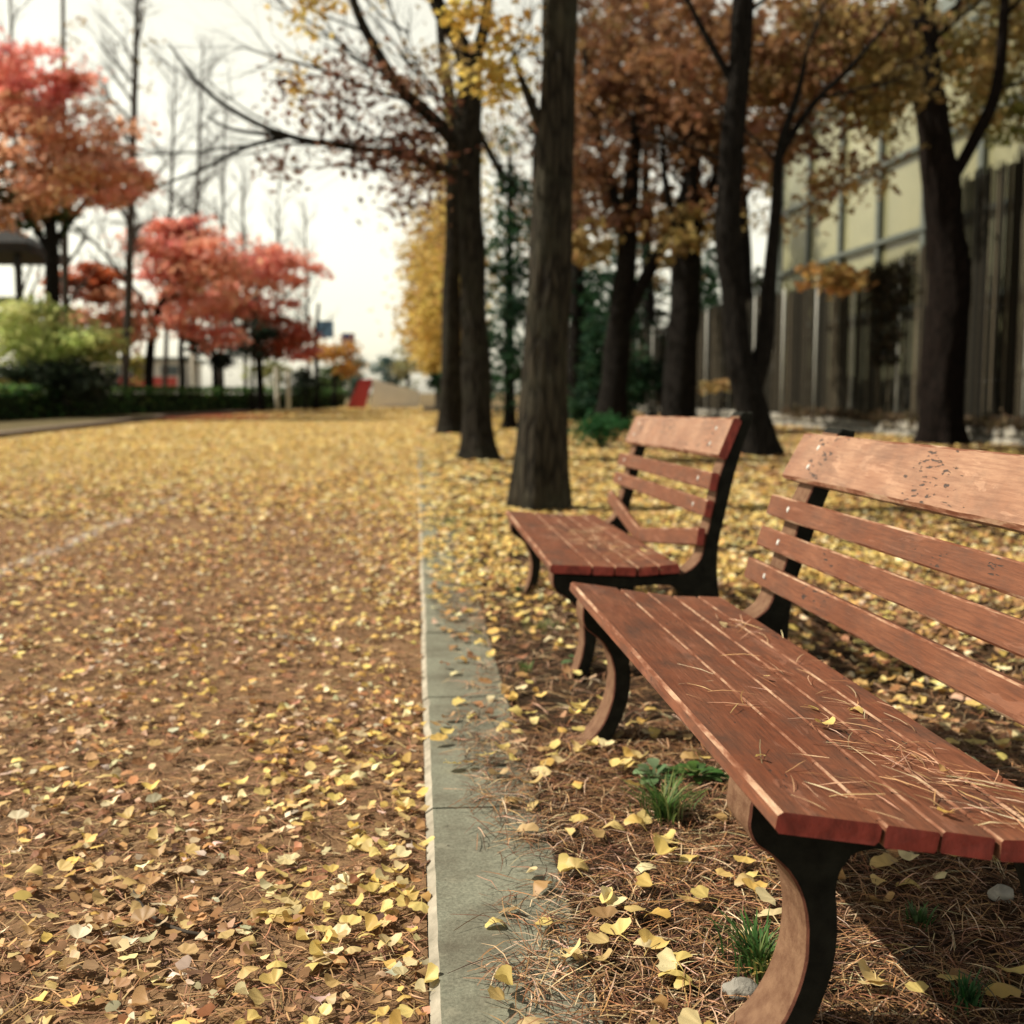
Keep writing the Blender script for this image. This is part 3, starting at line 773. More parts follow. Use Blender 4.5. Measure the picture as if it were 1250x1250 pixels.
x_, y_, z_ = G(1222, 1100); rock('stone', 'grey rounded stone half buried under the near seat', (x_, y_, z_ + .008), .022, (1, 1, .75), seed=2)
def twig(label, pts, r):
    g = Geo(); P, R_ = smoothline(pts, [r] * (len(pts) - 1) + [r * .4], 5); g.tube(P, R_, 6, 0)
    o = g.build('twig', M['twig'], None, True, origin=tuple(pts[0])); return tag(o, label, 'twig')
twig('thin curved dark twig lying on the road among leaves', [gnd(a, b, -.015) for a, b in ((160, 1085), (185, 1118), (230, 1138), (275, 1138), (305, 1118))], .0035)
twig('thin pale stalk across the foot of the far front leg', [gnd(715, 888, .012), gnd(745, 886, .02), gnd(775, 892, .012)], .0012)
twig('thin grey twig on the verge in the bottom right corner', [gnd(1170, 1185, .02), gnd(1205, 1205, .03), gnd(1225, 1235, .02)], .0012)
twig('thin tan twig beneath the near seat', [gnd(1085, 1190, .015), gnd(1105, 1165, .03), gnd(1130, 1145, .02)], .0014)

# ================================================================== TREES
def blob_leaves(blobs, size, dens=1.0, flat=.62, knot=1.0):
    """blobs: (px,py,rx_px,ry_px,Y,depth_m,count,palette,clumps) -> V,F,T"""
    parts = []
    for (bx, by, rx, ry, Yd, dep, cnt, pal, ncl) in blobs:
        c = np.array(at(bx, by, Yd)); s = Yd / FPX
        ext = np.array([rx * s, dep, ry * s])
        # clumps spread unevenly through the volume; leaves gather round each
        u = rng.normal(0, 1, (ncl, 3)); u /= np.linalg.norm(u, axis=1)[:, None]; u *= rng.random((ncl, 1)) ** .42
        cc = c + u * ext
        wgt = rng.random(ncl) ** (1.5 * knot) + .05; wgt /= wgt.sum()
        n = int(cnt * dens); which = rng.choice(ncl, n, p=wgt)
        sig = float(np.mean(ext)) * .20 / knot + .05
        cs = sig * rng.uniform(.6, 1.5, ncl)
        pos = cc[which] + rng.normal(0, 1, (n, 3)) * cs[which][:, None] * np.array([1.15 + .6 * (.62 - flat), 1.0, flat])
        tone = palette(ncl, pal, .16)
        col = np.clip(tone[which] * .6 + palette(n, pal, .2) * .4, .004, .9)
        parts.append(scatter(DIAM, DIAMF, pos, rots(n, rng.uniform(0, 1.5, n)), rng.uniform(size * .65, size * 1.35, n), col))
    return join(parts)
def grow(g, p, d, ln, r, depth, sides=5, spread=.55, up=.12, tips=None):
    """a limb with side shoots"""
    n = 5; pts = [p]; dd = d.normalized()
    for i in range(n):
        dd = (dd + Vector((random.gauss(0, .13), random.gauss(0, .13), random.gauss(0, .10) + up * .25))).normalized()
        pts.append(pts[-1] + dd * ln / n)
    g.tube(pts, [r * (1 - .75 * i / n) for i in range(n + 1)], sides, 0, cap=False)
    if tips is not None: tips.append(pts[-1])
    if depth > 0:
        for i in range(1, n + 1):
            for _ in range(2 if i > 1 else 1):
                if random.random() < .8:
                    ax = Vector((random.gauss(0, 1), random.gauss(0, 1), random.gauss(0, .6))).normalized()
                    d2 = (dd + ax * spread * 1.3).normalized(); grow(g, pts[i], d2, ln * random.uniform(.35, .6), r * (1 - .7 * i / n) * .55, depth - 1, 4, spread, up, tips)
def tree(name, label, group, trunk, trad, bark, limbs=(), blobs=(), leaf=.1, shoots=(), sides=14, cat='tree', flare=1.35, dens=1.0, twigmat=None, flat=.62, knot=1.0):
    base = Vector(trunk[0]); root = empty(name, (base.x, base.y, 0.0), label, cat, group)
    P, R_ = smoothline(trunk, trad, 16 if sides > 30 else 8)
    P = [Vector(p) for p in P]
    b0 = P[0].copy(); b0.z = -.12; P = [b0] + P; R_ = [R_[0] * flare] + R_
    for i in range(1, len(P)):
        R_[i] *= 1 + (flare - 1) * math.exp(-max(0, P[i].z) / (.9 * max(trad[0], .08)))
    g = Geo(); g.tube(P, R_, sides, 0, .22); g.build('trunk', M[bark], root, True)
    if limbs or shoots:
        g = Geo()
        for pts, rad in limbs:
            a, b = smoothline(pts, rad, 5); g.tube(a, b, 7, 0, .12)
        for (p, d, ln, r, dep) in shoots: grow(g, Vector(p), Vector(d), ln, r, dep)
        g.build('branches', M[twigmat or bark], root, True)
    if blobs:
        V, F, T = blob_leaves(blobs, leaf, dens, flat, knot); npmesh('crown', V, F, M['leaf'], root, tint=T)
    return root
GOLD = [(.60, .42, .10), (.66, .50, .15), (.52, .34, .09), (.58, .46, .16)]
BROWN = [(.22, .11, .055), (.27, .14, .07), (.17, .08, .045), (.32, .19, .09), (.12, .06, .038)]
TAN = [(.42, .31, .12), (.34, .25, .10), (.48, .36, .15), (.25, .17, .07)]
MAROON = [(.14, .06, .045), (.20, .09, .06), (.10, .05, .04), (.24, .13, .08)]
RED = [(.86, .36, .28), (.84, .28, .26), (.88, .42, .30), (.80, .28, .23)]
ORANGE = [(.88, .46, .30), (.88, .50, .32), (.86, .42, .29), (.85, .55, .34)]
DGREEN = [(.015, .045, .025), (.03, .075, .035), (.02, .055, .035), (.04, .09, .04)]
LGREEN = [(.54, .62, .24), (.62, .66, .28), (.44, .56, .20), (.66, .62, .28)]
AV = 'street trees along the kerb'
def A(l, Y): return [at(x, y, Y) for x, y in l]
# T1: thick tree behind the farther bench
Y1 = 9.55
t = A(((660, 622), (662, 540), (667, 420), (673, 280), (680, 120), (683, 0), (688, -130), (690, -300), (692, -480)), Y1); t[0].z = 0
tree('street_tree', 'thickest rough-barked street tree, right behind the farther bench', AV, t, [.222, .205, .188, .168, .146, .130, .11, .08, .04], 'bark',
     limbs=[(A(((676, 180), (655, 140), (640, 105), (625, 60)), Y1), [.06, .045, .03, .012]), (A(((683, -60), (600, -200), (520, -300)), Y1), [.08, .05, .02]), (A(((686, -110), (780, -260), (860, -330)), Y1), [.08, .05, .02])],
     blobs=[(606, 50, 34, 60, Y1, .30, 260, GOLD, 14), (600, 105, 26, 26, Y1, .2, 130, GOLD, 7), (565, 20, 20, 30, Y1, .2, 90, GOLD, 6), (640, -260, 260, 190, Y1, 1.7, 5200, GOLD, 60)], leaf=.085, sides=56, flare=1.06, dens=1.0)
Y2 = 16.6
t = A(((583, 560), (581, 480), (578, 380), (574, 250), (572, 160), (574, 90), (560, 50), (536, 10), (505, -70), (480, -160)), Y2); t[0].z = 0
tw = lambda x, y, Y: at(x, y, Y)
sh = []
for (x, y, dx, dz, ln, r, dep) in ((470, 90, -.8, .5, 2.0, .03, 2), (505, 125, -.9, .15, 2.4, .03, 2), (535, 160, -.9, -.05, 2.2, .03, 2), (450, 40, -.9, .3, 1.8, .02, 2), (555, 140, -.6, .6, 2.2, .03, 2), (560, 210, -.95, -.05, 2.2, .025, 2),
                         (540, 40, -.3, .9, 2.2, .03, 2), (585, 170, .6, -.6, 1.2, .03, 1), (572, 120, .7, .5, 2.0, .03, 2), (500, 40, -.8, .4, 1.6, .02, 2), (400, 172, -.9, .1, 1.6, .02, 2), (330, 150, -.9, .3, 1.5, .015, 2), (300, 178, -.9, -.15, 1.8, .02, 2), (250, 110, -.7, .5, 1.0, .01, 1)):
    sh.append((at(x, y, Y2), (dx, random.uniform(-.4, .4), dz), ln, r, dep))
tree('street_tree', 'second street tree with a long bare limb arching left over the road', AV, t, [.235, .205, .19, .18, .175, .165, .12, .10, .07, .03], 'bark_mid',
     limbs=[(A(((560, 178), (530, 145), (490, 108), (458, 58), (433, 5), (415, -70)), Y2), [.10, .10, .09, .075, .06, .03]),
            (A(((574, 95), (590, 40), (600, -30), (615, -120)), Y2), [.11, .09, .07, .03]),
            (A(((566, 215), (500, 190), (430, 180), (352, 166), (290, 138), (246, 105), (205, 52)), Y2), [.07, .06, .05, .042, .035, .028, .012]),
            (A(((352, 166), (300, 180), (246, 207), (180, 232)), Y2), [.04, .03, .022, .01]), (A(((350, 166), (285, 158), (250, 140)), Y2), [.035, .025, .01]),
            (A(((584, 160), (602, 195), (616, 226)), Y2), [.05, .04, .02])],
     shoots=sh,
     blobs=[(440, 150, 95, 60, Y2, 1.0, 620, MAROON, 50), (500, 215, 60, 40, Y2, .8, 420, MAROON, 26), (410, 95, 60, 40, Y2, .8, 200, MAROON, 20), (350, 210, 40, 14, Y2, .6, 80, MAROON, 8), (350, 105, 18, 26, Y2, .4, 40, MAROON, 5), (470, 100, 70, 60, Y2, .8, 120, BROWN, 16),
            (380, 30, 16, 45, Y2, .4, 110, GOLD, 8), (362, 100, 12, 50, Y2, .3, 70, GOLD, 7), (545, 90, 40, 70, Y2, .8, 140, TAN, 12), (400, -10, 60, 20, Y2, .6, 120, GOLD, 8), (560, -200, 240, 160, Y2, 2.2, 3000, TAN, 50)], leaf=.11, sides=40, dens=1.2)
Y3 = 27.
t = A(((549, 524), (550, 440), (552, 340), (555, 240), (552, 150), (540, 60), (535, -20)), Y3); t[0].z = 0
tree('street_tree', 'third street tree, mostly hidden behind the second one', AV, t, [.26, .23, .21, .19, .16, .11, .05], 'bark_mid',
     shoots=[(at(553, 200, Y3), (-.7, .1, .5), 3, .05, 2), (at(548, 150, Y3), (-.6, -.3, .6), 3, .05, 2), (at(553, 170, Y3), (.7, .1, .6), 3, .05, 2)],
     blobs=[(520, 215, 40, 60, Y3, 1.2, 500, BROWN, 26), (545, 150, 60, 60, Y3, 1.4, 500, TAN, 26)], leaf=.13)
# the yellow row carrying on down the kerb
for i, (Yd, x, w_, top) in enumerate(((35, 1.2, 46, 150), (43, 1.25, 40, 190), (52, 1.3, 36, 230), (62, 1.35, 30, 270), (74, 1.4, 26, 310))):
    b = Vector((x, Yd, 0)); pxx = 508 + x * FPX / Yd
    t = [b, Vector((x, Yd, 2.5)), Vector((x - .1, Yd, 5)), Vector((x, Yd, 7.5)), Vector((x, Yd, 9.5))]
    tree('ginkgo_tree', ['yellow ginkgo tree nearest behind the third street tree', 'second yellow ginkgo tree down the right of the road', 'middle yellow ginkgo tree down the right of the road', 'fourth yellow ginkgo tree down the right of the road', 'farthest yellow ginkgo tree where the road ends'][i], 'yellow ginkgo trees down the road', t, [.22, .19, .16, .1, .03], 'bark',
         shoots=[(Vector((x, Yd, z)), (random.uniform(-1, 1), random.uniform(-1, 1), .7), 2.2, .05, 1) for z in (3, 4, 5, 6, 7)],
         blobs=[(pxx - 4, (top + 440) / 2 + 20, w_, (440 - top) / 2, Yd, 1.9, 2600, GOLD + [(.5, .3, .12), (.42, .27, .12)], 60), (pxx - w_ * .5, 400, w_ * .6, 55, Yd, 1.0, 700, GOLD, 22)], leaf=.19 + .03 * i, sides=10, dens=1.0, knot=1.35)
# right-hand trees
Y4 = 17.0
t = A(((932, 557), (918, 500), (903, 440), (895, 370), (889, 290), (893, 200), (900, 110), (906, 20), (910, -80), (912, -220)), Y4); t[0].z = 0.0
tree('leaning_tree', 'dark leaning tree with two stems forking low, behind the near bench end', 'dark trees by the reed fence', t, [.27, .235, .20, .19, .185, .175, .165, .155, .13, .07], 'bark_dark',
     limbs=[(A(((918, 480), (932, 425), (938, 360), (947, 260), (952, 185), (975, 110), (985, 60)), Y4), [.15, .14, .11, .09, .075, .05, .025]), (A(((952, 190), (990, 130), (1040, 80), (1090, 20)), Y4), [.06, .05, .04, .02]), (A(((900, 110), (860, 40), (830, -20)), Y4), [.07, .05, .03])],
     shoots=[(at(985, 60, Y4), (.4, .2, .8), 2.0, .03, 2), (at(950, 200, Y4), (-.5, .3, .6), 1.8, .03, 2), (at(1000, 120, Y4), (.8, .1, .25), 2.0, .03, 2), (at(906, 20, Y4), (.7, 0, .5), 2, .04, 2), (at(895, 200, Y4), (-.8, .2, .4), 2, .03, 2)],
     blobs=[(985, 60, 80, 90, Y4 + 1.7, 1.3, 1500, TAN + BROWN, 70), (960, 170, 50, 50, Y4 + 1.7, 1.0, 420, BROWN, 26), (1060, 110, 50, 60, Y4 + 1.7, .9, 420, TAN, 24), (850, 60, 70, 80, Y4 + 1.7, 1.2, 900, BROWN, 44), (1010, 343, 52, 17, Y4 + 1.5, .5, 330, [(.40, .25, .09), (.36, .18, .07), (.46, .34, .12)], 16), (1050, 190, 60, 60, Y4 + 2.2, .9, 240, TAN + BROWN, 26), (1090, 80, 50, 60, Y4 + 2.2, .9, 420, TAN, 26), (990, 250, 40, 50, Y4 + 2, .7, 160, TAN + BROWN, 16), (880, 472, 22, 5, Y4 + 1.7, .3, 50, TAN, 4), (1040, 30, 80, 50, Y4 + 1.7, 1.2, 700, TAN + BROWN, 34), (1090, 120, 40, 40, Y4 + 1.7, .8, 260, TAN, 16), (940, 120, 60, 60, Y4 + 1.7, 1.1, 500, BROWN, 30)], leaf=.155, flare=1.15, sides=40, knot=1.5, dens=1.25)
Y5 = 20.6
t = A(((1148, 541), (1150, 470), (1156, 400), (1157, 320), (1150, 240), (1140, 160), (1130, 80), (1124, 0), (1120, -120), (1115, -260)), Y5); t[0].z = 0.02
tree('bent_tree', 'thick dark reddish tree bending left in front of the reed fence', 'dark trees by the reed fence', t, [.42, .39, .39, .38, .32, .29, .265, .24, .18, .1], 'bark_red',
     limbs=[(A(((1150, 240), (1190, 170), (1216, 110), (1225, 20), (1230, -80)), Y5), [.12, .12, .11, .09, .05]), (A(((1136, 130), (1100, 100), (1050, 90), (1010, 130)), Y5), [.10, .08, .06, .03])],
     shoots=[(at(1225, 20, Y5), (.6, 0, .7), 2, .05, 2), (at(1216, 110, Y5), (.8, .1, .2), 2, .04, 2), (at(1100, 100, Y5), (-.7, .1, .5), 2.5, .05, 2), (at(1130, 60, Y5), (.5, .4, .6), 2.5, .05, 2), (at(1060, 92, Y5), (-.6, .2, -.3), 2, .03, 2)],
     blobs=[(1205, 60, 70, 80, Y5 + 2.0, 1.4, 1100, TAN + [(.30, .30, .10)], 46), (1060, 60, 60, 60, Y5 + 2.0, 1.3, 700, TAN + BROWN, 36), (1240, 130, 30, 50, Y5 + 2.0, .8, 300, [(.28, .28, .08), (.36, .30, .12)], 14), (1000, 30, 60, 40, Y5 + 2.0, 1.2, 600, BROWN, 30), (1185, 120, 50, 60, Y5 + 2.0, 1.0, 420, [(.30, .30, .10), (.36, .32, .13)] + TAN, 22), (1245, 40, 40, 60, Y5 + 2.0, 1.0, 400, TAN, 20), (1130, -150, 260, 120, Y5 + 2.0, 2.5, 2600, BROWN, 50)], leaf=.17, flare=1.12, sides=40, knot=1.5, dens=1.25)
Y6 = 28.
t = A(((744, 522), (750, 470), (755, 400), (764, 330), (768, 270), (775, 180), (790, 60), (800, -60)), Y6); t[0].z = 0.0
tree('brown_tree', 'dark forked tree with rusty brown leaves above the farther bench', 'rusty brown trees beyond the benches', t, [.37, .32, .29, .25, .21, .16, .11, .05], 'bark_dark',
     limbs=[(A(((757, 400), (785, 345), (812, 295), (832, 245), (860, 170), (880, 90)), Y6), [.20, .17, .14, .12, .08, .03]), (A(((766, 300), (745, 220), (725, 140), (712, 50)), Y6), [.15, .12, .09, .04])],
     shoots=[(at(725, 140, Y6), (-.6, 0, .6), 3, .06, 2), (at(860, 170, Y6), (.5, 0, .7), 3, .06, 2), (at(775, 180, Y6), (.3, .4, .8), 3, .06, 2), (at(800, 320, Y6), (.8, 0, .2), 2.5, .05, 2)],
     blobs=[(770, 80, 70, 110, Y6, 2.2, 2600, BROWN, 70), (840, 160, 70, 90, Y6, 2.0, 2300, BROWN, 60), (725, 210, 40, 70, Y6, 1.5, 800, BROWN, 30), (715, 300, 28, 34, Y6, .9, 380, TAN, 14), (800, 270, 60, 40, Y6, 1.4, 500, BROWN, 24)], leaf=.21, sides=16, knot=1.5)
Y7 = 27.
t = A(((828, 520), (830, 470), (834, 400), (838, 330), (842, 250), (850, 150), (862, 40)), Y7); t[0].z = 0.0
tree('brown_tree', 'stout dark tree in front of the reed fence, between forked and leaning trees', 'rusty brown trees beyond the benches', t, [.42, .39, .37, .35, .24, .15, .06], 'bark_dark',
     limbs=[(A(((840, 300), (870, 230), (885, 140)), Y7), [.14, .1, .04]), (A(((838, 310), (815, 240), (808, 170)), Y7), [.13, .09, .04])],
     shoots=[(at(842, 240, Y7), (-.5, .2, .7), 2.5, .05, 2), (at(850, 150, Y7), (.5, .2, .7), 2.5, .05, 2)],
     blobs=[(838, 290, 36, 36, Y7, 1.0, 640, TAN, 22), (870, 200, 40, 70, Y7, 1.4, 800, BROWN, 34), (820, 40, 70, 70, Y7, 2.0, 1300, BROWN, 44), (905, 110, 40, 90, Y7, 1.5, 800, BROWN, 30)], leaf=.20, sides=16, knot=1.5)
Y8 = 40.
t = [at(700, 510, Y8), at(702, 430, Y8), at(705, 330, Y8), at(702, 200, Y8), at(700, 60, Y8)]; t[0].z = 0
tree('brown_tree', 'slim dark tree with rusty leaves just right of the thickest tree', 'rusty brown trees beyond the benches', t, [.3, .27, .24, .18, .06], 'bark_dark',
     shoots=[(at(704, 300, Y8), (.6, 0, .5), 3.5, .08, 2), (at(702, 220, Y8), (-.5, 0, .7), 3.5, .08, 2), (at(702, 160, Y8), (.5, 0, .7), 3.5, .08, 2)],
     blobs=[(720, 160, 45, 120, Y8, 2.2, 1900, BROWN, 50), (740, 40, 60, 60, Y8, 2.2, 1300, BROWN, 40), (712, 360, 24, 60, Y8, 1.4, 500, DGREEN, 18)], leaf=.26, sides=10, knot=1.4)
Y9 = 46.
t = [at(915, 520, Y9), at(912, 400, Y9), at(905, 250, Y9), at(900, 100, Y9)]; t[0].z = 0
tree('brown_tree', 'far rusty tree filling the gap behind the leaning tree', 'rusty brown trees beyond the benches', t, [.4, .36, .28, .08], 'bark_dark',
     shoots=[(at(905, 250, Y9), (.6, 0, .7), 4, .1, 2), (at(905, 250, Y9), (-.6, 0, .7), 4, .1, 2)],
     blobs=[(900, 130, 70, 110, Y9, 2.5, 2000, BROWN + TAN, 50), (850, 330, 40, 50, Y9, 1.6, 500, DGREEN, 18), (930, 230, 40, 50, Y9, 1.6, 500, TAN, 18)], leaf=.24, sides=10)
# evergreens
for px0, Yx, lab, top in ((655, 62, 'far rusty tree seen left of the slim brown tree', 120), (790, 58, 'far rusty tree seen between the forked and the stout dark trees', 60), (985, 55, 'far rusty tree behind the reed fence, left of the panelled building', 40)):
    b = at(px0, 505, Yx); b.z = 0
    tree('brown_tree', lab, 'rusty brown trees beyond the benches', [b, at(px0 + 3, 420, Yx), at(px0 - 2, 250, Yx), at(px0, top + 20, Yx)], [.4, .35, .25, .06], 'bark_dark',
         shoots=[(at(px0, 300, Yx), (.6, 0, .7), 5, .12, 2), (at(px0, 280, Yx), (-.6, 0, .7), 5, .12, 2), (at(px0, 180, Yx), (.3, 0, .9), 4, .1, 2)],
         blobs=[(px0, top + 70, 65, 90, Yx, 2.6, 1300, BROWN, 44), (px0 + 15, 300, 60, 70, Yx, 2.4, 900, BROWN + TAN, 36)], leaf=.28, sides=10)
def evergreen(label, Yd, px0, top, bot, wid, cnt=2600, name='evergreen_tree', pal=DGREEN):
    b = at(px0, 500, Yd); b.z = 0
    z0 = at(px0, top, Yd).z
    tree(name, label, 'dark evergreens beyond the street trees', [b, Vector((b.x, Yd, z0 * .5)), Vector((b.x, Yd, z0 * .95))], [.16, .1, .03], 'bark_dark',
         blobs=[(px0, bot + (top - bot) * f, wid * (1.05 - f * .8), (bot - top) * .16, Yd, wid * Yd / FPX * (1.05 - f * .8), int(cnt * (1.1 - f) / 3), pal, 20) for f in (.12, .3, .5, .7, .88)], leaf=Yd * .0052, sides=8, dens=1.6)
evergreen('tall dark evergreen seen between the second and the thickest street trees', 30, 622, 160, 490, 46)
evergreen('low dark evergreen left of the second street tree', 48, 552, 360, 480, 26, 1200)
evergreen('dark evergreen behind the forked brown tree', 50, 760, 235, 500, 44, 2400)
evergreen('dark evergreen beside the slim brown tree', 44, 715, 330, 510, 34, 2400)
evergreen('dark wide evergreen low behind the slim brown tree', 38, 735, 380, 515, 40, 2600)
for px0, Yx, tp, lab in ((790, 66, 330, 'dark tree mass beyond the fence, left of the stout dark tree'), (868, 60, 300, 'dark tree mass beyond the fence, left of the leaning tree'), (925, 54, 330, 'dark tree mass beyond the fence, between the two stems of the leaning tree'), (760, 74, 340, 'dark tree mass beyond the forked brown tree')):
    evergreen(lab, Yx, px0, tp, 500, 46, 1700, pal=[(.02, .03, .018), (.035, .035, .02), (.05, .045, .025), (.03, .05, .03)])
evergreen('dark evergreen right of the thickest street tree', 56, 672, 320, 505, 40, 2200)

def shrub(name, label, blobs, leaf, loc, group=None, cat='shrub', dens=1.0, stems=5):
    root = empty(name, loc, label, cat, group)
    V, F, T = blob_leaves(blobs, leaf, dens * 1.6); npmesh('foliage', V, F, M['leaf'], root, tint=T)
    g = Geo()
    for i in range(stems):
        c = at(blobs[i % len(blobs)][0] + random.uniform(-.4, .4) * blobs[i % len(blobs)][2], blobs[i % len(blobs)][1], blobs[i % len(blobs)][4])
        b = Vector(loc) + Vector((random.uniform(-.1, .1), random.uniform(-.1, .1), -.05)); m_ = (b + c) * .5 + Vector((0, 0, .05)); h = (c - b).length * .02 + .006
        b.x = b.x * .6 + c.x * .4
        g.tube([b, m_, c], [h, h * .8, h * .4], 5)
    g.build('stem', M['twig'], root); return root
p = gnd(735, 547); shrub('low_shrub', 'small dark green glossy shrub at the foot of the forked tree', [(736, 527, 30, 17, p.y, .42, 700, [(.02, .10, .03), (.04, .15, .05), (.03, .08, .03)], 26)], .085, (p.x, p.y, 0))
# ------------------------------------------------------------------ reed fence, stone wall, building
fence = empty('reed_fence', (10.8, 30, 0), 'tall dark reed screen fence with pale metal posts on the right', 'fence')
PY = [16.9, 19.6, 22.4, 25.05, 27.8, 30.4, 33.2, 36.1, 39, 42.2, 45.4, 48.6, 52, 55.5, 59]
M['reed'] = leaf_attr('reed_slat', 0, .85)
for y0, y1 in zip(PY, PY[1:]):
    tall = y1 < 22.5
    h = 5.2 if tall else 3.95
    g = Geo(); y = y0 + .03
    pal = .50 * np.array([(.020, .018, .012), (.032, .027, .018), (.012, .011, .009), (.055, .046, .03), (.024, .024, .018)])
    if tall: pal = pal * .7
    while y < y1 - .05:
        w_ = random.uniform(.025, .055); c = pal[random.randrange(5)] * random.uniform(.7, 1.3)
        if random.random() < .14: c = np.array((.10, .082, .055)) * random.uniform(.7, 1.2)
        tp = h + random.uniform(-.12, .08) + (.25 * math.sin(y * 1.1) * (0 if tall else 1)) * .4
        x = 10.8 + random.uniform(-.01, .012)
        n = 4; V = []
        for i in range(n + 1):
            an = PI * i / n; V += [(x - .4 * w_ * math.sin(an), y + w_ * (.5 - .5 * math.cos(an)), .36 + random.uniform(-.03, .03)), (x - .4 * w_ * math.sin(an), y + w_ * (.5 - .5 * math.cos(an)), tp)]
        g.add(V, [(2 * i, 2 * i + 2, 2 * i + 3, 2 * i + 1) for i in range(n)] + [(0, 1, 9, 8)], 0, tuple(c))
        y += w_ + .004
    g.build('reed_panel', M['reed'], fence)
M['postmetal'] = simple('pale_post_metal', (.30, .31, .28), (.50, .50, .46), 20, .6, .1)
for i, y in enumerate(PY):
    g = Geo(); h = 5.2 if y < 22.5 else 4.0
    g.tube([(10.74, y, 0), (10.74, y, h * .5), (10.74, y, h)], [.032] * 3, 10); g.build('post', M['postmetal'], fence, True)
g = Geo()
for z in (1.2, 2.6): g.box(10.84, 10.88, PY[0], PY[-1], z - .03, z + .03)
g.build('back_rail', M['postmetal'], fence)
# rubble wall at its foot
wall = empty('rubble_wall', (10.6, 30, 0), 'low rubble stone wall along the foot of the reed fence', 'wall')
g = Geo(); y = 15.5
while y < 60:
    for row in range(2):
        yy = y + random.uniform(0, .05); ln = random.uniform(.3, .55); x = 10.42 + random.uniform(-.03, .04)
        z0 = row * .20 - .02; z1 = z0 + .20 + random.uniform(-.03, .02)
        bm_ = [(x, yy, z0), (x, yy + ln, z0), (x, yy + ln, z1), (x, yy, z1)]
        cx, cy, cz = x - .05, yy + ln / 2, (z0 + z1) / 2
        V = []
        for q in range(12):
            an = 2 * PI * q / 12; k = 1 + random.uniform(-.12, .06)
            V.append((x, cy + math.copysign(abs(math.cos(an)) ** .6, math.cos(an)) * ln * .49 * k, cz + math.copysign(abs(math.sin(an)) ** .6, math.sin(an)) * (z1 - z0) * .48 * k))
        V2 = [(x - random.uniform(.03, .06), cy + (v[1] - cy) * .8, cz + (v[2] - cz) * .75) for v in V]; V3 = [(x + .2, v[1], v[2]) for v in V]
        g.add(V3 + V + V2, [(r * 12 + q, r * 12 + (q + 1) % 12, (r + 1) * 12 + (q + 1) % 12, (r + 1) * 12 + q) for r in range(2) for q in range(12)] + [tuple(range(24, 36))])
    y += .47
g.build('stonework', M['rubble'], wall)
g = Geo(); g.box(10.47, 10.72, 15.4, 60, -.05, .37); g.build('core', simple('dark_mortar', (.03, .028, .024), (.07, .065, .055), 10), wall)
# dry ivy along wall top and hanging on the fence
def mass(name, label, cen, ext, n, size, pal, cat, ncl=60):
    cc = np.array(cen) + rng.uniform(-1, 1, (ncl, 3)) * np.array(ext)
    wch = rng.integers(0, ncl, n); pos = cc[wch] + rng.normal(0, 1, (n, 3)) * np.array([.04, .22, .07])
    V, F, T = scatter(DIAM, DIAMF, pos, rots(n, rng.uniform(.3, 1.5, n)), rng.uniform(size * .6, size * 1.3, n), palette(n, pal, .2))
    o = npmesh(name, V, F, M['leaf'], tint=T, origin=tuple(cen)); return tag(o, label, cat)
mass('dry_ivy', 'dry brown ivy trailing along the top of the rubble wall', (10.42, 24, .42), (.10, 8, .05), 4200, .085, [(.05, .035, .022), (.09, .06, .035), (.16, .11, .06), (.03, .03, .02), (.24, .18, .11)], 'ivy', 150)
pc = at(1092, 350, 25.6)
mass('fence_ivy', 'dark ivy clump over the fence top left of the bent tree', (10.70, pc.y, pc.z), (.12, 1.0, .5), 2600, .11, [(.02, .02, .014), (.035, .03, .02), (.06, .045, .025)], 'ivy', 60)
mass('fence_ivy', 'dark ivy hanging on the fence middle beneath the ivy clump', (10.68, 25.6, 2.3), (.06, .6, .7), 1500, .10, [(.015, .016, .012), (.03, .028, .018), (.05, .035, .02)], 'ivy', 40)
# building with big pale panes behind the fence
bl = empty('glazed_building', (13, 40, 0), 'pale yellow-green panelled building with dark grid frames behind the fence', 'building')
g = Geo(); g.box(13.15, 24, 17, 40.5, -.1, 10.2); g.build('wall', simple('building_render', (.22, .22, .16), (.30, .30, .22), 1.2, .8, .1), bl)
def pane_mat():
    m, nt, b, o = nodes('pale_translucent_pane'); i = N(nt, 'ShaderNodeObjectInfo')
    c = ramp(nt, i.outputs['Random'], [(0, (.17, .165, .09)), (.4, (.25, .245, .14)), (.75, (.30, .295, .18)), (1, (.21, .22, .15))]).outputs['Color']
    c = mix(nt, ramp(nt, tex(nt, coords(nt), .8, 5, .6), [(.4, (0, 0, 0)), (.7, (.5,) * 3)]).outputs['Color'], c, (.16, .165, .10))
    L(nt, c, b.inputs['Base Color']); b.inputs['Roughness'].default_value = .25; return m
M['pane'] = pane_mat()
ys = [17.2 + 2.95 * i for i in range(9)]; zsb = [1.0, 3.2, 5.15, 7.25, 9.6]
for y0, y1 in zip(ys, ys[1:]):
    for z0, z1 in zip(zsb, zsb[1:]):
        g = Geo(); g.box(13.08, 13.16, y0 + .12, y1 - .12, z0 + .06, z1 - .06); g.build('window_pane', M['pane'], bl)
M['frame'] = simple('dark_green_frame', (.07, .085, .075), (.12, .135, .12), 6, .6, 0)
for y0 in ys:
    g = Geo(); g.box(12.95, 13.07, y0 - .13, y0 + .13, 0, 10.3); g.build('mullion', M['frame'], bl)
for z0 in zsb:
    g = Geo(); g.box(12.90, 13.04, 17, 40.9, z0 - .06, z0 + .06); g.build('rail', M['frame'], bl)
g = Geo(); 
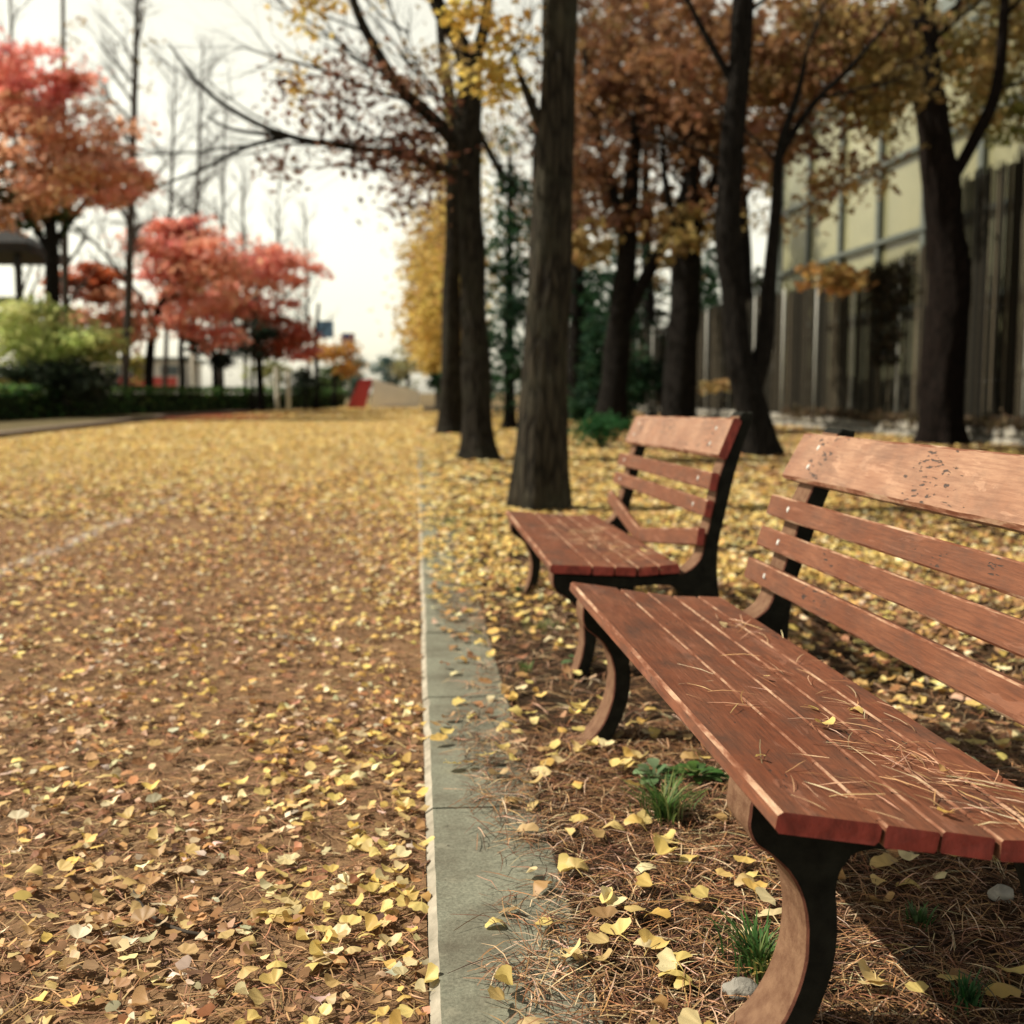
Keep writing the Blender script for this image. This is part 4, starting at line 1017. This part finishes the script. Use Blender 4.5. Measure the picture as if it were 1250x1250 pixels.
for i in range(8):
    a0, a1 = PI * i / 8, PI * (i + 1) / 8
    x0, z0, x1, z1 = 18.5 - 5.6 * math.cos(a0), 10.2 + 1.8 * math.sin(a0), 18.5 - 5.6 * math.cos(a1), 10.2 + 1.8 * math.sin(a1)
    g.add([(x0, 16.6, z0), (x0, 41, z0), (x1, 41, z1), (x1, 16.6, z1)], [(0, 1, 2, 3)])
g.build('roof', M['frame'], bl, True)

# ================================================================== LEFT SIDE
# clipped hedge following the lawn edge
HP = [(-16.5, 18), (-13.9, 31), (-13.0, 40), (-11.4, 51), (-8.6, 62), (-4.9, 73.5)]
hedge = empty('hedge', (-13, 42, .1), 'long low clipped dark green hedge edging the left lawn', 'hedge')
parts = []; Hc = []
for (x0, y0), (x1, y1) in zip(HP, HP[1:]):
    n = int(2600 * math.hypot(x1 - x0, y1 - y0) / 12); f = rng.random(n)
    a = rng.uniform(0, PI, n); jx = np.cos(a) * .55; hz = .12 + np.where(rng.random(n) < .5, rng.random(n) * .95, .95 + .10 * np.sin(a) + rng.normal(0, .03, n))
    pos = np.stack([x0 + (x1 - x0) * f + jx, y0 + (y1 - y0) * f + rng.normal(0, .1, n) - np.abs(jx) * .2, hz], -1)
    col = palette(n, [(.06, .15, .045), (.10, .21, .06), (.04, .09, .03), (.18, .27, .09)], .2)
    parts.append(scatter(DIAM, DIAMF, pos, rots(n, rng.uniform(0, 1.5, n)), rng.uniform(.12, .26, n), col))
V, F, T = join(parts); npmesh('foliage', V, F, M['leaf'], hedge, tint=T)
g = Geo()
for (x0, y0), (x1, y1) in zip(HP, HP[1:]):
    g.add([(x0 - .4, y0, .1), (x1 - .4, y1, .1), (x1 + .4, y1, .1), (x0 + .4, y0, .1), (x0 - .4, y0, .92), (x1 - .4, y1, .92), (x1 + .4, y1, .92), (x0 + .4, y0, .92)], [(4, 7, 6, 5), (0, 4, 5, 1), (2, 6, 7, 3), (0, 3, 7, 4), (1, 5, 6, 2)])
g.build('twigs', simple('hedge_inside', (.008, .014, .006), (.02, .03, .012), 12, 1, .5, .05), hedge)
# maples
ML = 'red and orange maples on the left lawn'
Ym = 44.
b = at(62, 500, Ym); b.z = 0.1
tree('maple_tree', 'large red and orange maple at the left edge of the picture', ML, [b, at(64, 400, Ym), at(63, 300, Ym), at(55, 200, Ym), at(40, 110, Ym)], [.32, .28, .24, .16, .05], 'bark_dark',
     limbs=[(A(((64, 300), (110, 240), (150, 210)), Ym), [.14, .1, .04]), (A(((62, 310), (20, 250), (-30, 230)), Ym), [.14, .1, .04])],
     blobs=[(30, 95, 60, 38, Ym, 1.8, 1700, RED, 40), (85, 100, 18, 14, Ym, .5, 120, RED, 6), (30, 150, 60, 30, Ym, 1.6, 900, RED + ORANGE, 26), (85, 180, 80, 46, Ym, 2.0, 2400, ORANGE, 56), (140, 225, 45, 34, Ym, 1.4, 1000, ORANGE + RED, 26), (50, 240, 60, 26, Ym, 1.6, 900, ORANGE, 26), (10, 215, 26, 34, Ym, 1.0, 300, [(.10, .11, .05), (.16, .12, .06)], 12), (60, 270, 28, 24, Ym, .9, 300, [(.07, .12, .06), (.10, .13, .06)], 12), (-60, 180, 70, 90, Ym, 2.0, 1300, ORANGE, 30), (-20, 262, 50, 22, Ym, 1.4, 600, ORANGE, 20)], leaf=.26, flat=.44, dens=1.5, knot=1.25)
Ym = 54.
b = at(184, 492, Ym); b.z = .1
tree('maple_tree', 'wide red maple with a leaning trunk behind the hedge, left of centre', ML, [b, at(182, 450, Ym), at(188, 400, Ym), at(200, 360, Ym), at(225, 310, Ym), at(240, 270, Ym)], [.24, .2, .17, .14, .1, .04], 'bark_dark',
     limbs=[(A(((188, 400), (170, 360), (140, 330)), Ym), [.12, .08, .03]), (A(((196, 370), (240, 350), (280, 330)), Ym), [.1, .08, .03])],
     blobs=[(215, 275, 34, 16, Ym, 1.0, 500, RED, 14), (240, 315, 85, 32, Ym, 2.0, 2200, RED + ORANGE, 50), (110, 348, 40, 26, Ym, 1.5, 1600, [(.50, .13, .06), (.54, .17, .08)], 22), (150, 392, 40, 44, Ym, 1.5, 1500, ORANGE, 34), (100, 395, 30, 26, Ym, 1.2, 600, ORANGE, 18), (225, 370, 60, 34, Ym, 1.6, 1000, RED + ORANGE, 34), (165, 300, 24, 16, Ym, .9, 260, RED, 8), (258, 405, 40, 22, Ym, 1.2, 420, RED, 16)], leaf=.29, flat=.44, dens=1.5, knot=1.25)
Ym = 60.
b = at(318, 490, Ym); b.z = .1
tree('maple_tree', 'red maple spreading right behind the hedge, right of the leaning-trunk maple', ML, [b, at(316, 430, Ym), at(312, 370, Ym), at(320, 320, Ym)], [.22, .18, .13, .05], 'bark_dark',
     limbs=[(A(((314, 400), (350, 360), (380, 340)), Ym), [.1, .07, .03]), (A(((314, 390), (285, 350), (270, 330)), Ym), [.1, .07, .03])],
     blobs=[(320, 325, 60, 26, Ym, 1.8, 1500, RED, 36), (300, 370, 60, 34, Ym, 1.8, 1500, RED + ORANGE, 40), (345, 412, 44, 24, Ym, 1.5, 900, [(.44, .10, .07), (.50, .15, .08)], 26), (385, 330, 18, 8, Ym, .6, 90, RED, 5), (366, 425, 24, 14, Ym, .8, 350, RED, 10), (360, 372, 12, 10, Ym, .4, 70, RED, 4)], leaf=.31, flat=.44, dens=1.5, knot=1.25)
Ym = 70.
b = at(408, 492, Ym); b.z = .1
tree('maple_tree', 'small orange tree at the hedge end, far left of the road end', ML, [b, at(409, 465, Ym), at(408, 430, Ym)], [.14, .12, .05], 'bark_dark', blobs=[(408, 436, 26, 24, Ym, 1.2, 900, [(.56, .30, .08), (.60, .36, .10), (.50, .24, .07)], 26)], leaf=.3, sides=8)
# green bushes and dark shrubs
shrub('bush', 'large pale green bush behind the hedge at the left edge', [(40, 410, 60, 40, 42, 1.6, 2200, LGREEN, 50), (105, 425, 38, 28, 42, 1.3, 1000, LGREEN + [(.4, .33, .12)], 26), (20, 385, 30, 16, 42, .9, 400, LGREEN, 12)], .24, tuple(at(55, 490, 42)))
shrub('bush', 'dark shaded shrub below the pale green bush', [(50, 462, 62, 20, 41, 1.2, 1500, [(.02, .035, .02), (.035, .05, .03), (.05, .065, .04)], 36), (110, 468, 36, 16, 41, 1.0, 600, [(.03, .04, .03), (.06, .07, .05)], 18)], .22, tuple(at(60, 492, 41)))
shrub('bush', 'small yellow bush peeping over the hedge at the left edge', [(14, 472, 18, 9, 40.2, .5, 420, [(.55, .45, .12), (.6, .5, .2)], 12)], .16, tuple(at(14, 492, 40.2)))
DS = [(.010, .018, .012), (.02, .03, .02), (.03, .04, .025)]
def smalltree(label, px0, top, bot, rx, ry, Yd, pal, cnt=700, group='dark clipped shrubs under the maples'):
    b = at(px0, 494, Yd); b.z = .1
    tree('clipped_shrub', label, group, [b, at(px0, (bot + 494) / 2, Yd), at(px0, (top + bot) / 2, Yd)], [.10, .09, .05], 'bark_dark', blobs=[(px0, (top + bot) / 2, rx, ry, Yd, rx * Yd / FPX, cnt, pal, 20)], leaf=.26, sides=8, cat='shrub')
smalltree('dark mop-headed shrub under the right maple', 308, 395, 440, 30, 24, 57, DS, 900)
smalltree('dark low shrub nearest the road end of the hedge', 372, 448, 484, 22, 17, 64, DS, 700)
smalltree('dark narrow shrub beside the leaning maple trunk', 238, 398, 440, 18, 20, 58, DS, 500)
smalltree('dark mop-headed shrub left of the tallest one', 272, 420, 458, 16, 16, 58, DS, 400)
smalltree('yellow-green shrub glowing between the dark trunks', 335, 436, 472, 30, 16, 66, [(.34, .34, .10), (.28, .30, .10)], 600)
smalltree('pale yellow-green sapling left of the leaning maple trunk', 162, 430, 460, 12, 20, 57, [(.40, .38, .12), (.5, .42, .14)], 300)
for px0, Yd, lab in ((222, 56, 'dark bare trunk left of the pale post'), (262, 58, 'dark bare trunk right of the pale post'), (152, 52, 'dark stout trunk below the orange leaves'), (386, 66, 'dark bare trunk near the hedge end')):
    b = at(px0, 494, Yd); b.z = .1
    tree('slim_tree', lab, 'dark bare trunks under the maples', [b, at(px0 + 1, 460, Yd), at(px0 - 1, 425, Yd), at(px0 + 3, 370, Yd)], [.17, .15, .13, .08], 'bark_dark', shoots=[(at(px0, 420, Yd), (.4, 0, .8), 2, .05, 1), (at(px0, 410, Yd), (-.5, 0, .8), 2, .05, 1)], sides=8)
M['palepost'] = simple('pale_post', (.55, .54, .46), (.68, .66, .56), 6, .7, .1)
for px0, t_, Yd, lab in ((237, 432, 57, 'tall pale post between two dark trunks'), (338, 448, 62, 'pale post under the red maple'), (352, 452, 62, 'pale post right of the twin under the red maple')):
    b = at(px0, 492, Yd); g = Geo(); z1 = at(px0, t_, Yd).z
    g.tube([(b.x, Yd, 0), (b.x, Yd, .2), (b.x, Yd, z1 - .08), (b.x, Yd, z1)], [.13, .11, .11, .06], 10)
    o = g.build('pale_post', M['palepost'], None, True, origin=(b.x, Yd, 0)); tag(o, lab, 'post', 'pale posts behind the hedge')
# bare poplars
PG = 'bare leafless trees on the left'
for i, (px0, Yd, tx, ty, r, sp, lab) in enumerate(((80, 47, 76, -120, .16, 2.4, 'tall bare tree above the big left maple'), (152, 50, 172, -140, .19, 3.2, 'tall bare tree between the two red maples, with a straight pale trunk'), (232, 66, 248, 40, .16, 3.6, 'slim bare tree rising over the red maple'), (300, 78, 296, 190, .14, 3.0, 'bare tree right of the slim one'), (335, 84, 340, 210, .14, 2.6, 'bare tree above the red maple right part'), (378, 88, 372, 240, .14, 2.4, 'bare tree nearest the open sky'), (200, 60, 215, 60, .13, 3.4, 'bare tree between the straight pale trunk and the slim one'), (268, 72, 275, 110, .13, 3.2, 'bare tree just right of the slim bare tree'), (30, 60, 10, -60, .15, 3.0, 'bare tree at the left picture edge'))):
    b = at(px0, 494, Yd); b.z = .1; top = at(tx, ty, Yd)
    t = [b, b.lerp(top, .3), b.lerp(top, .6), b.lerp(top, .85), top]
    sh = []
    for k in range(20 if i != 0 else 10):
        f = .22 + .75 * k / 20; p = b.lerp(top, f); a = random.uniform(0, 2 * PI)
        sh.append((p, (math.cos(a) * .7, math.sin(a) * .7, .75), sp * (1.15 - f * .7), r * .55 * (1.1 - f * .7), 3 if i in (1, 2) else 2))
    tree('bare_tree', lab, PG, t, [r, r * .9, r * .7, r * .4, r * .12], 'bark_grey', shoots=sh, sides=8,
         blobs=[(tx, max(ty, 0) + 60, 18, 50, Yd, .9, 60, TAN, 8)] if i < 2 else (), leaf=.2)
# pavilion with a dark roof at the left edge
pv = empty('pavilion', tuple(at(-10, 492, 50)), 'open pavilion with a dark roof and posts at the left edge', 'pavilion')
pc = at(-20, 300, 50); W_ = 2.6
M['darkroof'] = simple('dark_roof', (.02, .022, .024), (.05, .05, .05), 5, .7, .2)
g = Geo(); e = at(0, 305, 50).z; tz = at(0, 262, 50).z
for (a, za), (bq, zb) in (((W_, e - .35), (W_, e)), ((W_, e), (W_ * .15, tz))):
    V = [(pc.x + sx * a, 50 + sy * a, za) for sx, sy in ((-1, -1), (1, -1), (1, 1), (-1, 1))] + [(pc.x + sx * bq, 50 + sy * bq, zb) for sx, sy in ((-1, -1), (1, -1), (1, 1), (-1, 1))]
    g.add(V, [(i, (i + 1) % 4, 4 + (i + 1) % 4, 4 + i) for i in range(4)] + ([(3, 2, 1, 0)] if za < zb - .2 and a == bq else [(4, 5, 6, 7)]))
g.build('roof', M['darkroof'], pv)
for sx in (-1, 1):
    for sy in (-1, 1):
        g = Geo(); g.box(pc.x + sx * 2.0 - .11, pc.x + sx * 2.0 + .11, 50 + sy * 2.0 - .11, 50 + sy * 2.0 + .11, 0, e - .35); g.build('post', M['darkroof'], pv)
g = Geo(); zr = at(0, 370, 50).z; g.box(pc.x - 2.4, pc.x + 2.2, 47.9, 48.05, zr - .25, zr + .1); g.build('rail', M['darkroof'], pv)
# low white building with a red stripe behind the maples
kb = empty('low_building', tuple(at(185, 492, 84)), 'low white building with a red stripe seen below the red maples', 'building')
a0, a1 = at(110, 490, 84), at(222, 490, 84); zt = at(0, 440, 84).z
g = Geo(); g.box(a0.x, a1.x, 84, 92, 0, zt); g.build('wall', simple('white_wall', (.60, .58, .54), (.72, .70, .66), 2, .8, .1), kb)
z0, z1 = at(0, 471, 84).z, at(0, 460, 84).z
g = Geo(); g.box(a0.x + 2, a1.x - .3, 83.94, 84.0, z0, z1); g.build('stripe', simple('red_stripe', (.45, .06, .05), (.55, .09, .07), 2, .6, 0), kb)
g = Geo(); g.box(a0.x - .3, a1.x + .3, 83.6, 92.4, zt, zt + .25); g.build('roof', simple('grey_roof', (.25, .28, .28), (.35, .38, .38), 2, .7, 0), kb)
for k in range(3):
    g = Geo(); xx = a0.x + 1 + k * 2.0; g.box(xx, xx + 1.2, 83.93, 83.99, at(0, 458, 84).z, at(0, 446, 84).z); g.build('window', simple('dark_glass', (.06, .08, .09), (.10, .12, .13), 2, .2, 0), kb)
# things at the far end of the road
Yr = 72.
g = Geo(); q = [at(x, y, Yr) for x, y in ((423, 497), (445, 497), (455, 462), (439, 463))]
for v in q[:2]: v.z = 0
g.add([v for v in q] + [v + Vector((0, .5, 0)) for v in q], [(0, 1, 2, 3), (7, 6, 5, 4), (0, 4, 5, 1), (1, 5, 6, 2), (2, 6, 7, 3), (3, 7, 4, 0)])
o = g.build('slanted_panel', simple('red_panel', (.50, .05, .06), (.58, .08, .08), 1, .5, 0), None, origin=tuple(q[0])); tag(o, 'slanted bright red panel standing at the far end of the road', 'panel')
g = Geo(); q = [at(x, y, Yr + 3) for x, y in ((452, 497), (512, 497), (512, 477), (470, 467), (456, 462))]
for v in q[:2]: v.z = 0
n = len(q); g.add([v for v in q] + [v + Vector((0, .6, 0)) for v in q], [tuple(range(n)), tuple(range(n, 2 * n))[::-1]] + [(i, n + i, n + (i + 1) % n, (i + 1) % n) for i in range(n)])
o = g.build('low_wall', simple('pale_wall', (.66, .67, .66), (.80, .80, .78), 1.5, .8, .1), None, origin=tuple(q[0])); tag(o, 'low pale wall with a falling top right of the red panel', 'wall')
for (bx, by, rx, ry, Yd, lab, pal) in ((475, 452, 22, 20, 110, 'distant blue-green tree behind the low pale wall', [(.07, .13, .12), (.10, .16, .14)]), (435, 462, 14, 28, 100, 'distant grey-green tree left of the red panel', [(.08, .14, .12), (.12, .17, .14)]), (498, 440, 18, 36, 105, 'distant pale tree beside the yellow ginkgo row', [(.36, .30, .14), (.28, .27, .14)]), (402, 470, 18, 20, 80, 'dark green bush behind the hedge end', [(.05, .08, .03), (.09, .12, .05)])):
    b = at(bx, 494, Yd); b.z = 0
    tree('distant_tree', lab, 'distant trees at the road end', [b, at(bx, by + 10, Yd), at(bx, by, Yd)], [.2, .15, .05], 'bark_dark', blobs=[(bx, by, rx, ry, Yd, rx * Yd / FPX, 700, pal, 22)], leaf=.42, sides=8)
# signs on poles: a blue-grey one and a navy one above the orange tree
for (px0, py0, rx, ry, Yd, c1, c2, lab) in ((396, 402, 11, 10, 82, (.10, .20, .34), (.14, .26, .42), 'blue-grey sign on a pole above the small orange tree'), (425, 413, 8, 6, 80, (.05, .05, .20), (.08, .08, .26), 'small navy sign on a pole right of the orange tree')):
    c = at(px0, py0, Yd); s = Yd / FPX
    root = empty('road_sign', (c.x, Yd, 0), lab, 'sign', 'signs at the road end')
    g = Geo(); g.tube([(c.x, Yd, 0), (c.x, Yd, c.z * .5), (c.x, Yd, c.z)], [.06] * 3, 8); g.build('pole', M['postmetal'], root, True)
    g = Geo(); g.box(c.x - rx * s, c.x + rx * s, Yd - .12, Yd - .07, c.z - ry * s, c.z + ry * s); g.build('panel', simple('sign_face', c1, c2, 1, .5, 0), root)

# ================================================================== LIGHT, SKY, CAMERA
SUN = Vector((-.66, .12, .74)).normalized()
sl = bpy.data.lights.new('sun', 'SUN'); sl.energy = 3.9; sl.angle = math.radians(.5); sl.color = (1.0, .91, .75)
so = bpy.data.objects.new('sun', sl); so.rotation_euler = (-SUN).to_track_quat('-Z', 'Y').to_euler(); link(so)
wd = bpy.data.worlds.new('World'); S.world = wd; wd.use_nodes = True
nt = wd.node_tree; bg = nt.nodes['Background']
sk = nt.nodes.new('ShaderNodeTexSky'); sk.sky_type = 'NISHITA'; sk.sun_disc = False
sk.sun_elevation = math.asin(SUN.z); sk.sun_rotation = math.atan2(SUN.x, SUN.y)
sk.air_density = 1.0; sk.dust_density = 1.2; sk.ozone_density = 1.0
hs = nt.nodes.new('ShaderNodeHueSaturation'); hs.inputs['Saturation'].default_value = .16
L(nt, sk.outputs[0], hs.inputs['Color'])
mx = mix(nt, 1.0, hs.outputs[0], (1.0, .945, .76), 'MULTIPLY')
# hazy bright band low in the sky, deeper overhead
tc = nt.nodes.new('ShaderNodeTexCoord'); sp = nt.nodes.new('ShaderNodeSeparateXYZ'); L(nt, tc.outputs['Generated'], sp.inputs[0])
band = ramp(nt, sp.outputs['Z'], [(.0, (1.0, 1.0, 1.0)), (.38, (1.0, 1.0, 1.0)), (.58, (.30, .32, .36)), (1, (.22, .24, .29))])
mx = mix(nt, 1.0, mx, band.outputs['Color'], 'MULTIPLY')
L(nt, mx, bg.inputs['Color']); bg.inputs['Strength'].default_value = .138
cd = bpy.data.cameras.new('camera'); co = bpy.data.objects.new('camera', cd); link(co)
co.location = CAM; co.rotation_euler = (PI / 2 - PITCH, 0, -YAW)
cd.sensor_width = 36; cd.lens = FPX / 1250 * 36; cd.clip_start = .05; cd.clip_end = 4000
cd.dof.use_dof = True; cd.dof.focus_distance = 2.0
# circle of confusion at infinity ~ 9 px of 1250
ap = 8.4 * 2.0 / FPX; cd.dof.aperture_fstop = (cd.lens / 1000) / ap
S.camera = co
S.view_settings.view_transform = 'Standard'; S.view_settings.look = 'None'; S.view_settings.exposure = .80; S.view_settings.gamma = 1.0
S.render.engine = 'CYCLES'
S.cycles.use_denoising = True
S.cycles.max_bounces = 6; S.cycles.diffuse_bounces = 3; S.cycles.transparent_max_bounces = 4
S.render.resolution_x = 1024; S.render.resolution_y = 1024
